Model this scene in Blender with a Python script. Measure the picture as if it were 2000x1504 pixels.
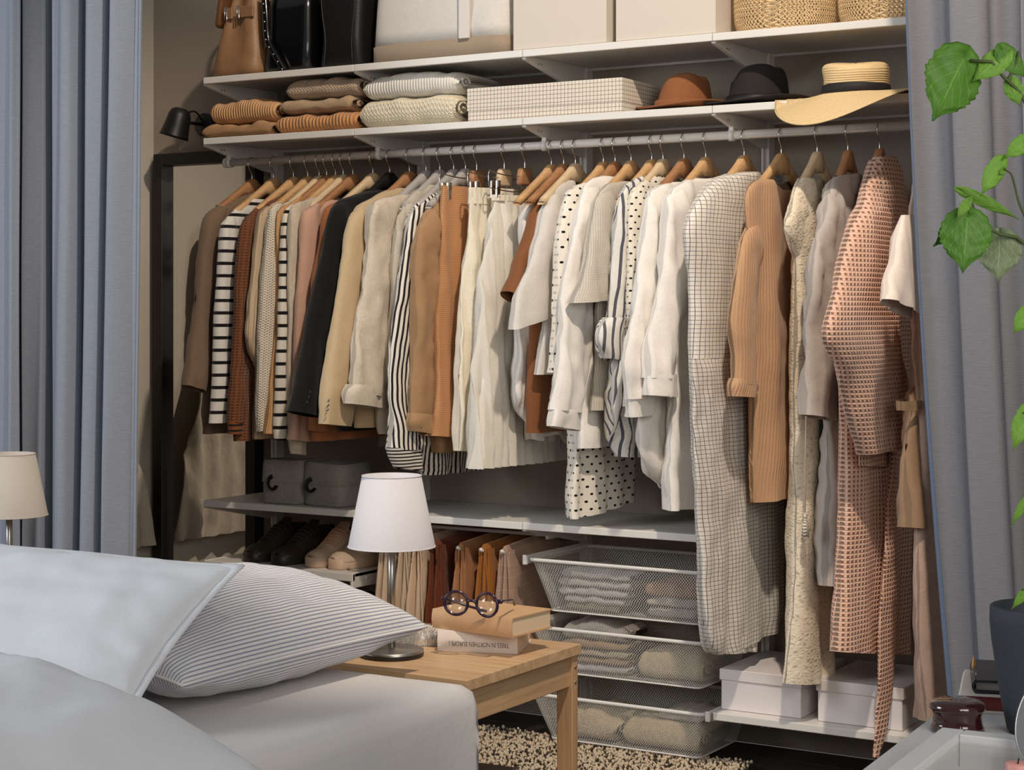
import bpy, bmesh, math, random
from mathutils import Vector, Matrix, noise
R = math.radians
PI = math.pi
random.seed(7)
for o in list(bpy.data.objects):
    bpy.data.objects.remove(o, do_unlink=True)
SC = bpy.context.scene
COL = SC.collection

# ------------------------------------------------------------------ camera
F, YAW, CX, CY, CZ, HOR = 3545., .544, 3.885, -4.878, 1.26, 609.
cam = bpy.data.cameras.new('camera')
cam.sensor_width = 36
cam.lens = F / 2000 * 36
cam.shift_y = -(752 - HOR) / 2000
cam.clip_start = .05
camo = bpy.data.objects.new('camera', cam)
COL.objects.link(camo)
camo.location = (CX, CY, CZ)
camo.rotation_euler = (PI / 2, 0, YAW)
SC.camera = camo
# ------------------------------------------------------------------ world, lights, exposure
w = bpy.data.worlds.new('world')
SC.world = w
w.use_nodes = True
bg = w.node_tree.nodes['Background']
bg.inputs[0].default_value = (.94, .96, 1, 1)
bg.inputs[1].default_value = .21

def light(name, kind, loc, to, energy, color, **k):
    l = bpy.data.lights.new(name, kind)
    l.energy = energy
    l.color = color
    for a, b in k.items():
        setattr(l, a, b)
    o = bpy.data.objects.new(name, l)
    COL.objects.link(o)
    o.location = loc
    o.rotation_euler = (Vector(to) - Vector(loc)).to_track_quat('-Z', 'Y').to_euler()
    return o
light('ceiling_spot_light', 'SPOT', (3.3, -2.73, 4.46), (1.3, -.3, 1.1), 540, (1, .86, .71), spot_size=R(54), spot_blend=.5, shadow_soft_size=.07)
light('window_daylight', 'AREA', (-1.5, -4.7, 2.5), (1.2, -1.6, .8), 105, (.89, .945, 1), shape='RECTANGLE', size=1.7, size_y=2.2)
light('side_fill_light', 'AREA', (5.0, -4.4, 2.1), (.2, -.5, 1.0), 50, (1, .95, .88), shape='RECTANGLE', size=1.6, size_y=1.8)  # added fill from the front right, not a window; brightens side wall and garments
SC.view_settings.view_transform = 'Standard'
SC.view_settings.look = 'None'
SC.view_settings.exposure = 0
SC.view_settings.gamma = 1
SC.view_settings.use_curve_mapping = False

# ------------------------------------------------------------------ projection helpers (photo pixel -> place in the room)
SN, CS = math.sin(YAW), math.cos(YAW)
def ray(px, py):
    k = (px - 1000) / F
    return (-SN + CS * k, CS + SN * k, -(py - HOR) / F)
def atY(px, py, Y):
    r = ray(px, py); d = (Y - CY) / r[1]
    return Vector((CX + d * r[0], Y, CZ + d * r[2]))
def atX(px, py, X):
    r = ray(px, py); d = (X - CX) / r[0]
    return Vector((X, CY + d * r[1], CZ + d * r[2]))
def atZ(px, py, Z):
    r = ray(px, py); d = (Z - CZ) / r[2]
    return Vector((CX + d * r[0], CY + d * r[1], Z))
def atD(px, py, d):
    r = ray(px, py)
    return Vector((CX + d * r[0], CY + d * r[1], CZ + d * r[2]))

# ------------------------------------------------------------------ materials
class NT:
    def __init__(s, name):
        s.m = bpy.data.materials.new(name); s.m.use_nodes = True
        s.t = s.m.node_tree; s.n = s.t.nodes; s.l = s.t.links
        s.b = s.n['Principled BSDF']; s.out = s.n['Material Output']
    def new(s, t, **k):
        n = s.n.new(t)
        for a, b in k.items(): setattr(n, a, b)
        return n
    def setin(s, sock, v):
        if isinstance(v, (int, float)): sock.default_value = v
        elif isinstance(v, tuple): sock.default_value = v
        else: s.l.new(v, sock)
    def M(s, op, a, b=None, c=None):
        n = s.new('ShaderNodeMath', operation=op)
        s.setin(n.inputs[0], a)
        if b is not None: s.setin(n.inputs[1], b)
        if c is not None: s.setin(n.inputs[2], c)
        return n.outputs[0]
    def uv(s):
        n = s.new('ShaderNodeUVMap'); x = s.new('ShaderNodeSeparateXYZ')
        s.l.new(n.outputs[0], x.inputs[0])
        return n.outputs[0], x.outputs[0], x.outputs[1]
    def obj(s):
        return s.new('ShaderNodeTexCoord').outputs['Object']
    def noise(s, vec, scale, detail=3, rough=.55):
        n = s.new('ShaderNodeTexNoise'); s.l.new(vec, n.inputs['Vector'])
        n.inputs['Scale'].default_value = scale; n.inputs['Detail'].default_value = detail
        n.inputs['Roughness'].default_value = rough
        return n.outputs['Fac']
    def mix(s, f, a, b):
        n = s.new('ShaderNodeMix', data_type='RGBA')
        s.setin(n.inputs[0], f); s.setin(n.inputs[6], a); s.setin(n.inputs[7], b)
        return n.outputs[2]
    def scalev(s, vec, v):
        n = s.new('ShaderNodeVectorMath', operation='MULTIPLY')
        s.l.new(vec, n.inputs[0]); n.inputs[1].default_value = v
        return n.outputs[0]
    def bump(s, h, dist=.002, strength=1.):
        n = s.new('ShaderNodeBump'); s.l.new(h, n.inputs['Height'])
        n.inputs['Distance'].default_value = dist; n.inputs['Strength'].default_value = strength
        s.l.new(n.outputs[0], s.b.inputs['Normal'])
    def stripe(s, c, period, duty, off=0.):
        a = s.M('FRACT', s.M('ADD', s.M('DIVIDE', c, period), 100.5 + off))
        return s.M('LESS_THAN', a, duty)
    def tri(s, c, period):
        a = s.M('FRACT', s.M('ADD', s.M('DIVIDE', c, period), 100.))
        return s.M('MULTIPLY', s.M('ABSOLUTE', s.M('SUBTRACT', a, .5)), 2.)

def rgb(r, g, b):
    f = lambda c: ((c / 255) / 12.92 if c / 255 <= .04045 else ((c / 255 + .055) / 1.055) ** 2.4)
    return (f(r), f(g), f(b), 1.)

def plain(name, col, rough=.6, metal=0, nscale=0, nstr=.15, bump=0, bscale=40, coat=0, **k):
    t = NT(name); t.b.inputs['Roughness'].default_value = rough; t.b.inputs['Metallic'].default_value = metal
    t.b.inputs['Coat Weight'].default_value = coat
    if nscale:
        f = t.noise(t.obj(), nscale, 4)
        d = tuple(c * (1 - nstr) for c in col[:3]) + (1,); e = tuple(min(1, c * (1 + nstr)) for c in col[:3]) + (1,)
        t.setin(t.b.inputs['Base Color'], t.mix(f, d, e))
    else: t.b.inputs['Base Color'].default_value = col
    if bump: t.bump(t.noise(t.obj(), bscale, 3), bump)
    for a, b in k.items(): t.b.inputs[a.replace('_', ' ')].default_value = b
    return t.m

def fabric(name, col, pat=None, col2=None, p=.02, duty=.3, bump=.0008, weave=900, rough=.9, alpha=None, var=.10, trans=0., crumple=0., uf=1.):
    """cloth in UV metres: pat in hs vs grid dots rib knit waffle lace"""
    t = NT(name); t.b.inputs['Roughness'].default_value = rough
    t.b.inputs['Specular IOR Level'].default_value = .15
    t.b.inputs['Sheen Weight'].default_value = .15
    uv, u, v = t.uv()
    if uf != 1: u = t.M('MULTIPLY', u, uf)
    n = t.noise(t.scalev(uv, (1, .35, 1)), 260, 2)
    base = t.mix(n, tuple(c * (1 - var) for c in col[:3]) + (1,), tuple(min(1, c * (1 + var)) for c in col[:3]) + (1,))
    h = t.M('MULTIPLY', t.noise(uv, weave, 1), .5)
    if pat == 'hs': m = t.stripe(v, p, duty)
    elif pat == 'vs': m = t.stripe(u, p, duty)
    elif pat == 'ds': m = t.stripe(t.M('ADD', u, t.M('MULTIPLY', v, .35)), p, duty)
    elif pat == 'grid': m = t.M('MAXIMUM', t.stripe(u, p, duty), t.stripe(v, p, duty))
    elif pat == 'dots':
        row = t.M('FLOOR', t.M('ADD', t.M('DIVIDE', v, p), 100.))
        sh = t.M('MULTIPLY', t.M('FRACT', t.M('MULTIPLY', row, .5)), 1.)
        fu = t.M('SUBTRACT', t.M('FRACT', t.M('ADD', t.M('ADD', t.M('DIVIDE', u, p), 100.), sh)), .5)
        fv = t.M('SUBTRACT', t.M('FRACT', t.M('ADD', t.M('DIVIDE', v, p), 100.)), .5)
        m = t.M('LESS_THAN', t.M('ADD', t.M('MULTIPLY', fu, fu), t.M('MULTIPLY', fv, fv)), duty * duty)
    elif pat == 'waffle':
        a = t.M('MINIMUM', t.tri(u, p), t.tri(v, p)); m = t.M('GREATER_THAN', t.M('MINIMUM', t.M('SUBTRACT', 1., t.tri(u, p)), t.M('SUBTRACT', 1., t.tri(v, p))), 1 - duty)
        h = t.M('MAXIMUM', t.tri(u, p), t.tri(v, p))
    elif pat == 'rib':
        h = t.M('ADD', t.tri(u, p), t.M('MULTIPLY', h, .4)); m = None
    elif pat == 'knit':
        zz = t.M('ADD', v, t.M('MULTIPLY', t.tri(u, p), p * .6))
        h = t.M('MULTIPLY', t.tri(zz, p * .8), t.M('ADD', t.tri(u, p * .5), .6)); m = None
    elif pat == 'lace':
        vo = t.new('ShaderNodeTexVoronoi', feature='DISTANCE_TO_EDGE'); t.l.new(uv, vo.inputs['Vector']); vo.inputs['Scale'].default_value = 1 / p
        vo2 = t.new('ShaderNodeTexVoronoi', feature='F1'); t.l.new(uv, vo2.inputs['Vector']); vo2.inputs['Scale'].default_value = .22 / p
        hole = t.M('MULTIPLY', t.M('GREATER_THAN', vo.outputs[0], .16), t.M('LESS_THAN', t.M('FRACT', t.M('MULTIPLY', vo2.outputs['Distance'], 3.2)), .42))
        h = t.M('ADD', t.M('SUBTRACT', 1., vo.outputs[0]), t.M('MULTIPLY', vo2.outputs['Distance'], .6))
        m = None; alpha = t.M('SUBTRACT', 1., t.M('MULTIPLY', hole, .3))
    else: m = None
    if m is not None and col2 is not None: base = t.mix(m, base, col2)
    t.setin(t.b.inputs['Base Color'], base)
    if crumple: h = t.M('ADD', h, t.M('MULTIPLY', t.noise(t.scalev(uv, (1, .6, 1)), 38, 4, .6), crumple))
    t.bump(h, bump)
    if alpha is not None: t.setin(t.b.inputs['Alpha'], alpha)
    if trans:
        tr = t.new('ShaderNodeBsdfTranslucent'); t.setin(tr.inputs[0], base)
        mx = t.new('ShaderNodeMixShader'); mx.inputs[0].default_value = trans
        t.l.new(t.b.outputs[0], mx.inputs[1]); t.l.new(tr.outputs[0], mx.inputs[2]); t.l.new(mx.outputs[0], t.out.inputs[0])
    return t.m

def wood(name, c1, c2, axis=0, scale=9, rough=.45, stretch=14):
    t = NT(name); t.b.inputs['Roughness'].default_value = rough
    s = [scale * 6] * 3; s[axis] = scale * 6 / stretch
    v = t.scalev(t.obj(), tuple(s))
    n = t.noise(v, 1, 5, .6); n2 = t.noise(v, 5, 2, .5)
    f = t.M('ADD', t.M('MULTIPLY', n, .75), t.M('MULTIPLY', n2, .25))
    rp = t.new('ShaderNodeValToRGB'); t.l.new(f, rp.inputs[0])
    rp.color_ramp.elements[0].position = .32; rp.color_ramp.elements[0].color = c1
    rp.color_ramp.elements[1].position = .66; rp.color_ramp.elements[1].color = c2
    t.l.new(rp.outputs[0], t.b.inputs['Base Color']); t.bump(f, .0006)
    return t.m

MT = {}
MT['wall'] = plain('taupe_wall_paint', rgb(160, 147, 134), .85, nscale=3, nstr=.03, bump=.0006, bscale=220)
MT['wall_side'] = plain('beige_wall_paint', rgb(208, 198, 182), .85, nscale=3, nstr=.03, bump=.0006, bscale=220)
MT['white_lacquer'] = plain('white_powder_coat', rgb(222, 217, 210), .42, bump=.0002, bscale=500)
MT['box_white'] = plain('off_white_board', rgb(212, 202, 188), .7, nscale=200, nstr=.02)
MT['box_lilac'] = plain('white_paper_board', rgb(222, 214, 212), .6, nscale=90, nstr=.02)
MT['black_metal'] = plain('black_metal', rgb(22, 20, 19), .45)
MT['black_frame'] = plain('black_frame_wood', rgb(26, 22, 20), .5, nscale=30, nstr=.2)
MT['chrome'] = plain('chrome', rgb(200, 196, 190), .18, 1)
MT['steel'] = plain('brushed_nickel', rgb(176, 172, 166), .32, 1)
MT['mirror'] = plain('mirror_glass', rgb(226, 224, 220), .02, 1)
MT['hanger'] = wood('hanger_wood', rgb(188, 142, 96), rgb(216, 176, 128), 1, 7)
MT['hanger_red'] = wood('hanger_wood_red', rgb(150, 102, 68), rgb(182, 134, 94), 1, 7)
MT['hanger_pale'] = wood('hanger_wood_pale', rgb(206, 178, 140), rgb(226, 200, 164), 1, 7)
MT['hanger_black'] = plain('black_hanger_plastic', rgb(24, 23, 23), .4)
MT['hanger_grey'] = plain('grey_hanger_plastic', rgb(176, 170, 164), .5)
MT['bamboo'] = wood('bamboo_along', rgb(184, 146, 106), rgb(216, 184, 144), 0, 8, .42, 22)
MT['bamboo_y'] = wood('bamboo_across', rgb(178, 138, 98), rgb(210, 174, 134), 1, 8, .42, 22)
MT['bamboo_z'] = wood('bamboo_upright', rgb(170, 130, 92), rgb(204, 166, 126), 2, 8, .42, 22)
MT['floor'] = wood('dark_floor_wood', rgb(44, 38, 34), rgb(66, 58, 52), 0, 4, .5, 10)
MT['leather_tan'] = plain('tan_leather', rgb(142, 104, 70), .48, nscale=14, nstr=.14, bump=.0008, bscale=180)
MT['leather_tan_dark'] = plain('brown_leather', rgb(118, 78, 48), .5, nscale=14, nstr=.14, bump=.0008, bscale=180)
MT['patent'] = plain('black_patent', rgb(8, 8, 8), .22, coat=.3, nscale=6, nstr=.2)
MT['leather_black'] = plain('black_leather', rgb(16, 14, 13), .5, nscale=20, nstr=.2, bump=.0006, bscale=160)
MT['felt'] = plain('grey_felt', rgb(152, 146, 139), .95, nscale=160, nstr=.35, bump=.002, bscale=240)
MT['sole_cream'] = plain('cream_rubber', rgb(206, 176, 150), .6, nscale=20, nstr=.06)
MT['suede_cream'] = plain('cream_suede', rgb(196, 172, 146), .85, nscale=30, nstr=.1, bump=.0008, bscale=160)
MT['leather_dark'] = plain('dark_olive_leather', rgb(52, 44, 36), .42, nscale=20, nstr=.1, bump=.0005, bscale=200)
MT['lace_dark'] = plain('dark_lace', rgb(46, 34, 30), .8)
MT['lace_tan'] = plain('tan_lace', rgb(190, 144, 112), .8)
MT['sheet'] = plain('bed_sheet_cotton', rgb(226, 222, 220), .9, bump=.0008, bscale=60)
MT['pillow'] = plain('white_pillow_cotton', rgb(226, 228, 232), .9, bump=.0012, bscale=26)
MT['kraft'] = plain('kraft_paper', rgb(204, 164, 122), .6, nscale=26, nstr=.1, bump=.0006, bscale=60)
MT['paper'] = plain('page_block', rgb(226, 200, 166), .9, nscale=60, nstr=.05)
MT['book_white'] = plain('white_book_cover', rgb(226, 214, 204), .6)
MT['ink'] = plain('black_ink', rgb(26, 24, 24), .7)
MT['acetate'] = plain('plum_acetate', rgb(44, 18, 44), .22, coat=.4)
MT['glaze'] = plain('brown_lacquer', rgb(54, 18, 14), .12, coat=.8)
MT['pot'] = plain('slate_stoneware', rgb(52, 56, 64), .75, nscale=120, nstr=.12, bump=.0003, bscale=300)
MT['soil'] = plain('soil', rgb(34, 26, 20), .95, bump=.004, bscale=80)
MT['white_wood'] = plain('white_furniture_lacquer', rgb(206, 206, 206), .4)
MT['red_pages'] = plain('red_page_edge', rgb(126, 52, 50), .7, nscale=40, nstr=.08)
MT['grey_pages'] = plain('grey_page_edge', rgb(176, 170, 162), .7)
MT['dark_cover'] = plain('dark_book_cover', rgb(48, 46, 50), .5)
MT['photo_dark'] = plain('dark_print', rgb(58, 60, 64), .6)
MT['pink_wax'] = plain('pink_wax', rgb(214, 150, 140), .5)
MT['gold'] = plain('peach_gold', rgb(236, 176, 112), .4, .2)
MT['mag_cover'] = plain('dark_magazine_print', rgb(70, 56, 50), .4, nscale=12, nstr=.6)
MT['lampshade_in'] = plain('lampshade_lining', rgb(226, 224, 224), .8)
def glassmat(name, a=.12, tint=(1, 1, 1, 1)):
    t = NT(name)
    g = t.new('ShaderNodeBsdfGlossy'); g.inputs['Roughness'].default_value = .03
    tr = t.new('ShaderNodeBsdfTransparent'); tr.inputs[0].default_value = tint
    mx = t.new('ShaderNodeMixShader'); mx.inputs[0].default_value = a
    t.l.new(tr.outputs[0], mx.inputs[1]); t.l.new(g.outputs[0], mx.inputs[2]); t.l.new(mx.outputs[0], t.out.inputs[0])
    return t.m
MT['glass'] = glassmat('clear_glass', .1, (.97, .97, .97, 1))
def shademat(name, col):
    t = NT(name); f = t.noise(t.scalev(t.obj(), (1, 1, .3)), 420, 2)
    c = t.mix(f, tuple(x * .93 for x in col[:3]) + (1,), col)
    t.setin(t.b.inputs['Base Color'], c); t.b.inputs['Roughness'].default_value = .9
    t.bump(t.noise(t.obj(), 700, 2), .0006)
    return t.m
MT['shade'] = shademat('linen_lampshade', rgb(212, 209, 212))
MT['shade_grey'] = shademat('grey_linen_lampshade', rgb(186, 178, 168))
def meshmat():
    t = NT('expanded_steel_mesh'); uv, u, v = t.uv()
    t.b.inputs['Base Color'].default_value = rgb(226, 222, 214); t.b.inputs['Roughness'].default_value = .5
    a = t.M('ADD', t.M('DIVIDE', u, .0085), t.M('DIVIDE', v,   .0115)); b = t.M('SUBTRACT', t.M('DIVIDE', u, .0085), t.M('DIVIDE', v, .0115))
    fa = t.M('LESS_THAN', t.M('FRACT', t.M('ADD', a, 200.)), .20); fb = t.M('LESS_THAN', t.M('FRACT', t.M('ADD', b, 200.)), .20)
    t.setin(t.b.inputs['Alpha'], t.M('MAXIMUM', fa, fb))
    return t.m
MT['mesh'] = meshmat()
def leafmat(name, c1, c2):
    t = NT(name); uv, u, v = t.uv()
    # side veins: slanted lines either side of the midrib
    au = t.M('ABSOLUTE', u)
    vein = t.M('MAXIMUM', t.M('LESS_THAN', t.M('FRACT', t.M('ADD', t.M('MULTIPLY', t.M('SUBTRACT', v, t.M('MULTIPLY', au, .55)), 5.), 50.)), .07), t.M('LESS_THAN', au, .022))
    f = t.noise(t.obj(), 60, 3)
    c = t.mix(f, c1, c2)
    c = t.mix(t.M('MULTIPLY', vein, .5), c, tuple(min(1, x * 1.9) for x in c2[:3]) + (1,))
    t.setin(t.b.inputs['Base Color'], c); t.b.inputs['Roughness'].default_value = .5
    t.bump(t.M('ADD', vein, t.noise(uv, 9, 2)), .0012)
    tr = t.new('ShaderNodeBsdfTranslucent'); t.setin(tr.inputs[0], c)
    mx = t.new('ShaderNodeMixShader'); mx.inputs[0].default_value = .3
    t.l.new(t.b.outputs[0], mx.inputs[1]); t.l.new(tr.outputs[0], mx.inputs[2]); t.l.new(mx.outputs[0], t.out.inputs[0])
    return t.m
MT['leaf'] = leafmat('green_leaf', rgb(78, 128, 38), rgb(108, 160, 54))
MT['leaf_bright'] = leafmat('bright_green_leaf', rgb(116, 170, 52), rgb(146, 196, 78))
MT['leaf_back'] = leafmat('grey_green_leaf_underside', rgb(134, 148, 108), rgb(160, 172, 134))
MT['stem'] = plain('green_stem', rgb(72, 86, 40), .6)
def curtainmat(name, c1, c2, tr_amt, alpha):
    t = NT(name); uv, u, v = t.uv()
    n = t.noise(t.scalev(uv, (30, 420, 1)), 1, 3, .6); n2 = t.noise(t.scalev(uv, (420, 40, 1)), 1, 2)
    c = t.mix(t.M('ADD', t.M('MULTIPLY', n, .7), t.M('MULTIPLY', n2, .3)), c1, c2)
    t.setin(t.b.inputs['Base Color'], c); t.b.inputs['Roughness'].default_value = .92; t.b.inputs['Specular IOR Level'].default_value = .1
    t.bump(n, .0006)
    tr = t.new('ShaderNodeBsdfTranslucent'); t.setin(tr.inputs[0], c)
    mx = t.new('ShaderNodeMixShader'); mx.inputs[0].default_value = tr_amt
    tp = t.new('ShaderNodeBsdfTransparent'); mx2 = t.new('ShaderNodeMixShader'); mx2.inputs[0].default_value = alpha
    t.l.new(t.b.outputs[0], mx.inputs[1]); t.l.new(tr.outputs[0], mx.inputs[2])
    t.l.new(mx.outputs[0], mx2.inputs[1]); t.l.new(tp.outputs[0], mx2.inputs[2]); t.l.new(mx2.outputs[0], t.out.inputs[0])
    return t.m
MT['curtain'] = curtainmat('blue_grey_curtain', rgb(120, 128, 142), rgb(160, 166, 176), .12, 0)
MT['curtain_sheer'] = curtainmat('grey_sheer_curtain', rgb(124, 126, 134), rgb(162, 163, 169), .25, .12)
MT['curtain_hem'] = curtainmat('blue_curtain_hem', rgb(88, 104, 130), rgb(112, 126, 150), .1, 0)

# ------------------------------------------------------------------ object helpers
WL = {}
def tag(o, label=None, cat=None, group=None, kind=None):
    if label: o['label'] = label
    if cat: o['category'] = cat
    if group: o['group'] = group
    if kind: o['kind'] = kind
    return o
def thing(name, label, cat, loc=(0, 0, 0), rz=0, group=None):
    o = bpy.data.objects.new(name, None); COL.objects.link(o)
    o.empty_display_size = .05
    o.location = loc; o.rotation_euler = (0, 0, rz); WL[o.name] = Vector(loc)
    return tag(o, label, cat, group)
def add(name, V, Fc, mat, parent=None, world=True, uv=None, smooth=True, label=None, mats=None, fmat=None):
    """link one mesh; world=True: V are room coordinates, shifted into the parent's frame"""
    me = bpy.data.meshes.new(name)
    off = WL.get(parent.name, Vector()) if (parent and world) else Vector()
    me.from_pydata([(v[0] - off.x, v[1] - off.y, v[2] - off.z) for v in V], [], Fc)
    if mats:
        for m in mats: me.materials.append(m)
        me.polygons.foreach_set('material_index', fmat)
    else: me.materials.append(MT[mat] if isinstance(mat, str) else mat)
    if uv is not None:
        l = me.uv_layers.new(name='UVMap')
        buf = []
        for lp in me.loops: buf += uv[lp.vertex_index][:2]
        l.data.foreach_set('uv', buf)
    if smooth: me.polygons.foreach_set('use_smooth', [True] * len(me.polygons))
    me.update()
    o = bpy.data.objects.new(name, me); COL.objects.link(o)
    if parent:
        o.parent = parent; WL[o.name] = off
    if label: o['label'] = label
    return o
def boxgeo(x0, x1, y0, y1, z0, z1, bev=.002, seg=1):
    bm = bmesh.new(); bmesh.ops.create_cube(bm, size=1)
    for v in bm.verts:
        v.co = Vector(((x0 + x1) / 2 + v.co.x * (x1 - x0), (y0 + y1) / 2 + v.co.y * (y1 - y0), (z0 + z1) / 2 + v.co.z * (z1 - z0)))
    if bev: bmesh.ops.bevel(bm, geom=list(bm.edges), offset=bev, segments=seg, affect='EDGES', profile=.5)
    bm.verts.index_update()
    V = [v.co.copy() for v in bm.verts]; Fc = [[v.index for v in f.verts] for f in bm.faces]; bm.free()
    return V, Fc
def box(name, x0, x1, y0, y1, z0, z1, mat, parent=None, bev=.002, seg=1, world=True, label=None):
    V, Fc = boxgeo(x0, x1, y0, y1, z0, z1, bev, seg)
    return add(name, V, Fc, mat, parent, world, smooth=False, label=label)
def merge(*gs):
    V, Fc = [], []
    for v, f in gs:
        n = len(V); V += list(v); Fc += [[i + n for i in q] for q in f]
    return V, Fc
def tubegeo(path, r, n=10, closed=False, cap=True, flat=None):
    P = [Vector(p) for p in path]; V, Fc = [], []; m = len(P)
    rr = r if isinstance(r, (list, tuple)) else [r] * m
    up = None
    for i, p in enumerate(P):
        a = P[(i - 1) % m] if (closed or i > 0) else p; b = P[(i + 1) % m] if (closed or i < m - 1) else p
        d = (b - a).normalized()
        if up is None:
            up = Vector((0, 0, 1)) if abs(d.z) < .9 else Vector((1, 0, 0))
        s = d.cross(up).normalized(); up = s.cross(d).normalized()
        for k in range(n):
            t = 2 * PI * k / n
            V.append(p + s * math.cos(t) * rr[i] * (flat or 1) + up * math.sin(t) * rr[i])
    for i in range(m if closed else m - 1):
        for k in range(n):
            j = (i + 1) % m
            Fc.append([i * n + k, i * n + (k + 1) % n, j * n + (k + 1) % n, j * n + k])
    if cap and not closed:
        Fc.append(list(range(n))[::-1]); Fc.append([(m - 1) * n + k for k in range(n)])
    return V, Fc
def tube(name, path, r, mat, parent=None, n=10, closed=False, world=True, flat=None, label=None):
    V, Fc = tubegeo(path, r, n, closed, flat=flat)
    return add(name, V, Fc, mat, parent, world, label=label)
def lathegeo(prof, c=(0, 0, 0), n=48, fx=None, cap=False):
    V, Fc = [], []; m = len(prof)
    for i, (r, z) in enumerate(prof):
        for k in range(n):
            t = 2 * PI * k / n
            p = Vector((c[0] + r * math.cos(t), c[1] + r * math.sin(t), c[2] + z))
            if fx: p = fx(p, t, i / (m - 1))
            V.append(p)
    for i in range(m - 1):
        for k in range(n):
            Fc.append([i * n + k, i * n + (k + 1) % n, (i + 1) * n + (k + 1) % n, (i + 1) * n + k])
    if cap:
        Fc.append(list(range(n))[::-1]); Fc.append([(m - 1) * n + k for k in range(n)])
    return V, Fc
def lathe(name, prof, c, mat, parent=None, n=48, fx=None, world=True, cap=False, label=None):
    V, Fc = lathegeo(prof, c, n, fx, cap)
    return add(name, V, Fc, mat, parent, world, label=label)
def slgeo(rows, p=4, n=48, cap=True, fx=None):
    """stack of superellipse rings: rows (cx,cy,cz,hx,hy)"""
    V, Fc, UV = [], [], []
    sp = lambda x: math.copysign(abs(x) ** (2 / p), x)
    for i, (cx, cy, cz, hx, hy) in enumerate(rows):
        for k in range(n):
            t = 2 * PI * k / n
            q = Vector((cx + hx * sp(math.cos(t)), cy + hy * sp(math.sin(t)), cz))
            if fx: q = fx(q, t, i / max(1, len(rows) - 1))
            V.append(q)
    for i in range(len(rows) - 1):
        for k in range(n):
            Fc.append([i * n + k, i * n + (k + 1) % n, (i + 1) * n + (k + 1) % n, (i + 1) * n + k])
    if cap:
        Fc.append(list(range(n))[::-1]); Fc.append([(len(rows) - 1) * n + k for k in range(n)])
    return V, Fc
def sloft(name, rows, mat, parent=None, p=4, n=48, cap=True, fx=None, world=True, uv=False, label=None):
    V, Fc = slgeo(rows, p, n, cap, fx)
    UV = [(v[0] - v[1], v[2]) for v in V] if uv else None
    return add(name, V, Fc, mat, parent, world, uv=UV, label=label)
def nz(x, y, z=0.): return noise.noise(Vector((x, y, z)))
def crv(pts, n):
    """Catmull-Rom through 2-D/3-D points, n samples evenly by chord length"""
    P = [Vector(p) for p in pts]
    if len(P) == 2: return [P[0].lerp(P[1], i / (n - 1)) for i in range(n)]
    d = [0]
    for a, b in zip(P, P[1:]): d.append(d[-1] + max(1e-6, (b - a).length))
    out = []
    for i in range(n):
        x = d[-1] * i / (n - 1); k = 0
        while k < len(P) - 2 and d[k + 1] < x: k += 1
        t = (x - d[k]) / (d[k + 1] - d[k])
        p0 = P[max(0, k - 1)]; p1 = P[k]; p2 = P[k + 1]; p3 = P[min(len(P) - 1, k + 2)]
        h = d[k + 1] - d[k]
        m1 = (p2 - p0) / max(1e-6, (d[k + 1] - d[max(0, k - 1)])) * h; m2 = (p3 - p1) / max(1e-6, (d[min(len(P) - 1, k + 2)] - d[k])) * h
        out.append((2 * t**3 - 3 * t**2 + 1) * p1 + (t**3 - 2 * t**2 + t) * m1 + (-2 * t**3 + 3 * t**2) * p2 + (t**3 - t**2) * m2)
    return out

# ------------------------------------------------------------------ structure
ZA, ZB, ZC, ZD, ZS = 2.016, 1.82, .652, .173, .40   # shelf top heights
SF, SB = -.382, .012                               # shelf front / back
RY, RZ = -.25, 1.75                                # clothes rail
fl = box('floor', -3, 5.2, -6, .02, -.08, -.006, MT['floor'], None, 0); tag(fl, kind='structure')
pl = bpy.data.meshes.new('plank')
V, Fc = boxgeo(0, 1.395, 0, .137, -.008, 0, .0015)
pl.from_pydata([tuple(v) for v in V], [], Fc); pl.materials.append(MT['floor'])
for r in range(14):
    x = -.6 - (r * .53) % 1.4
    while x < 3.2:
        o = bpy.data.objects.new('plank', pl); COL.objects.link(o); o.parent = fl
        o.location = (x, .018 - .137 - r * .139, 0); x += 1.397
XL = -.578
tag(box('wall_back', XL, 5.2, .02, .14, 0, 2.7, 'wall', None, 0), kind='structure')
tag(box('wall_left', XL - .12, XL, -.66, .14, 0, 2.7, 'wall_side', None, 0), kind='structure')
tag(box('wall_front', -3, XL - .12, -.66, -.54, 0, 2.7, 'wall', None, 0), kind='structure')

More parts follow.
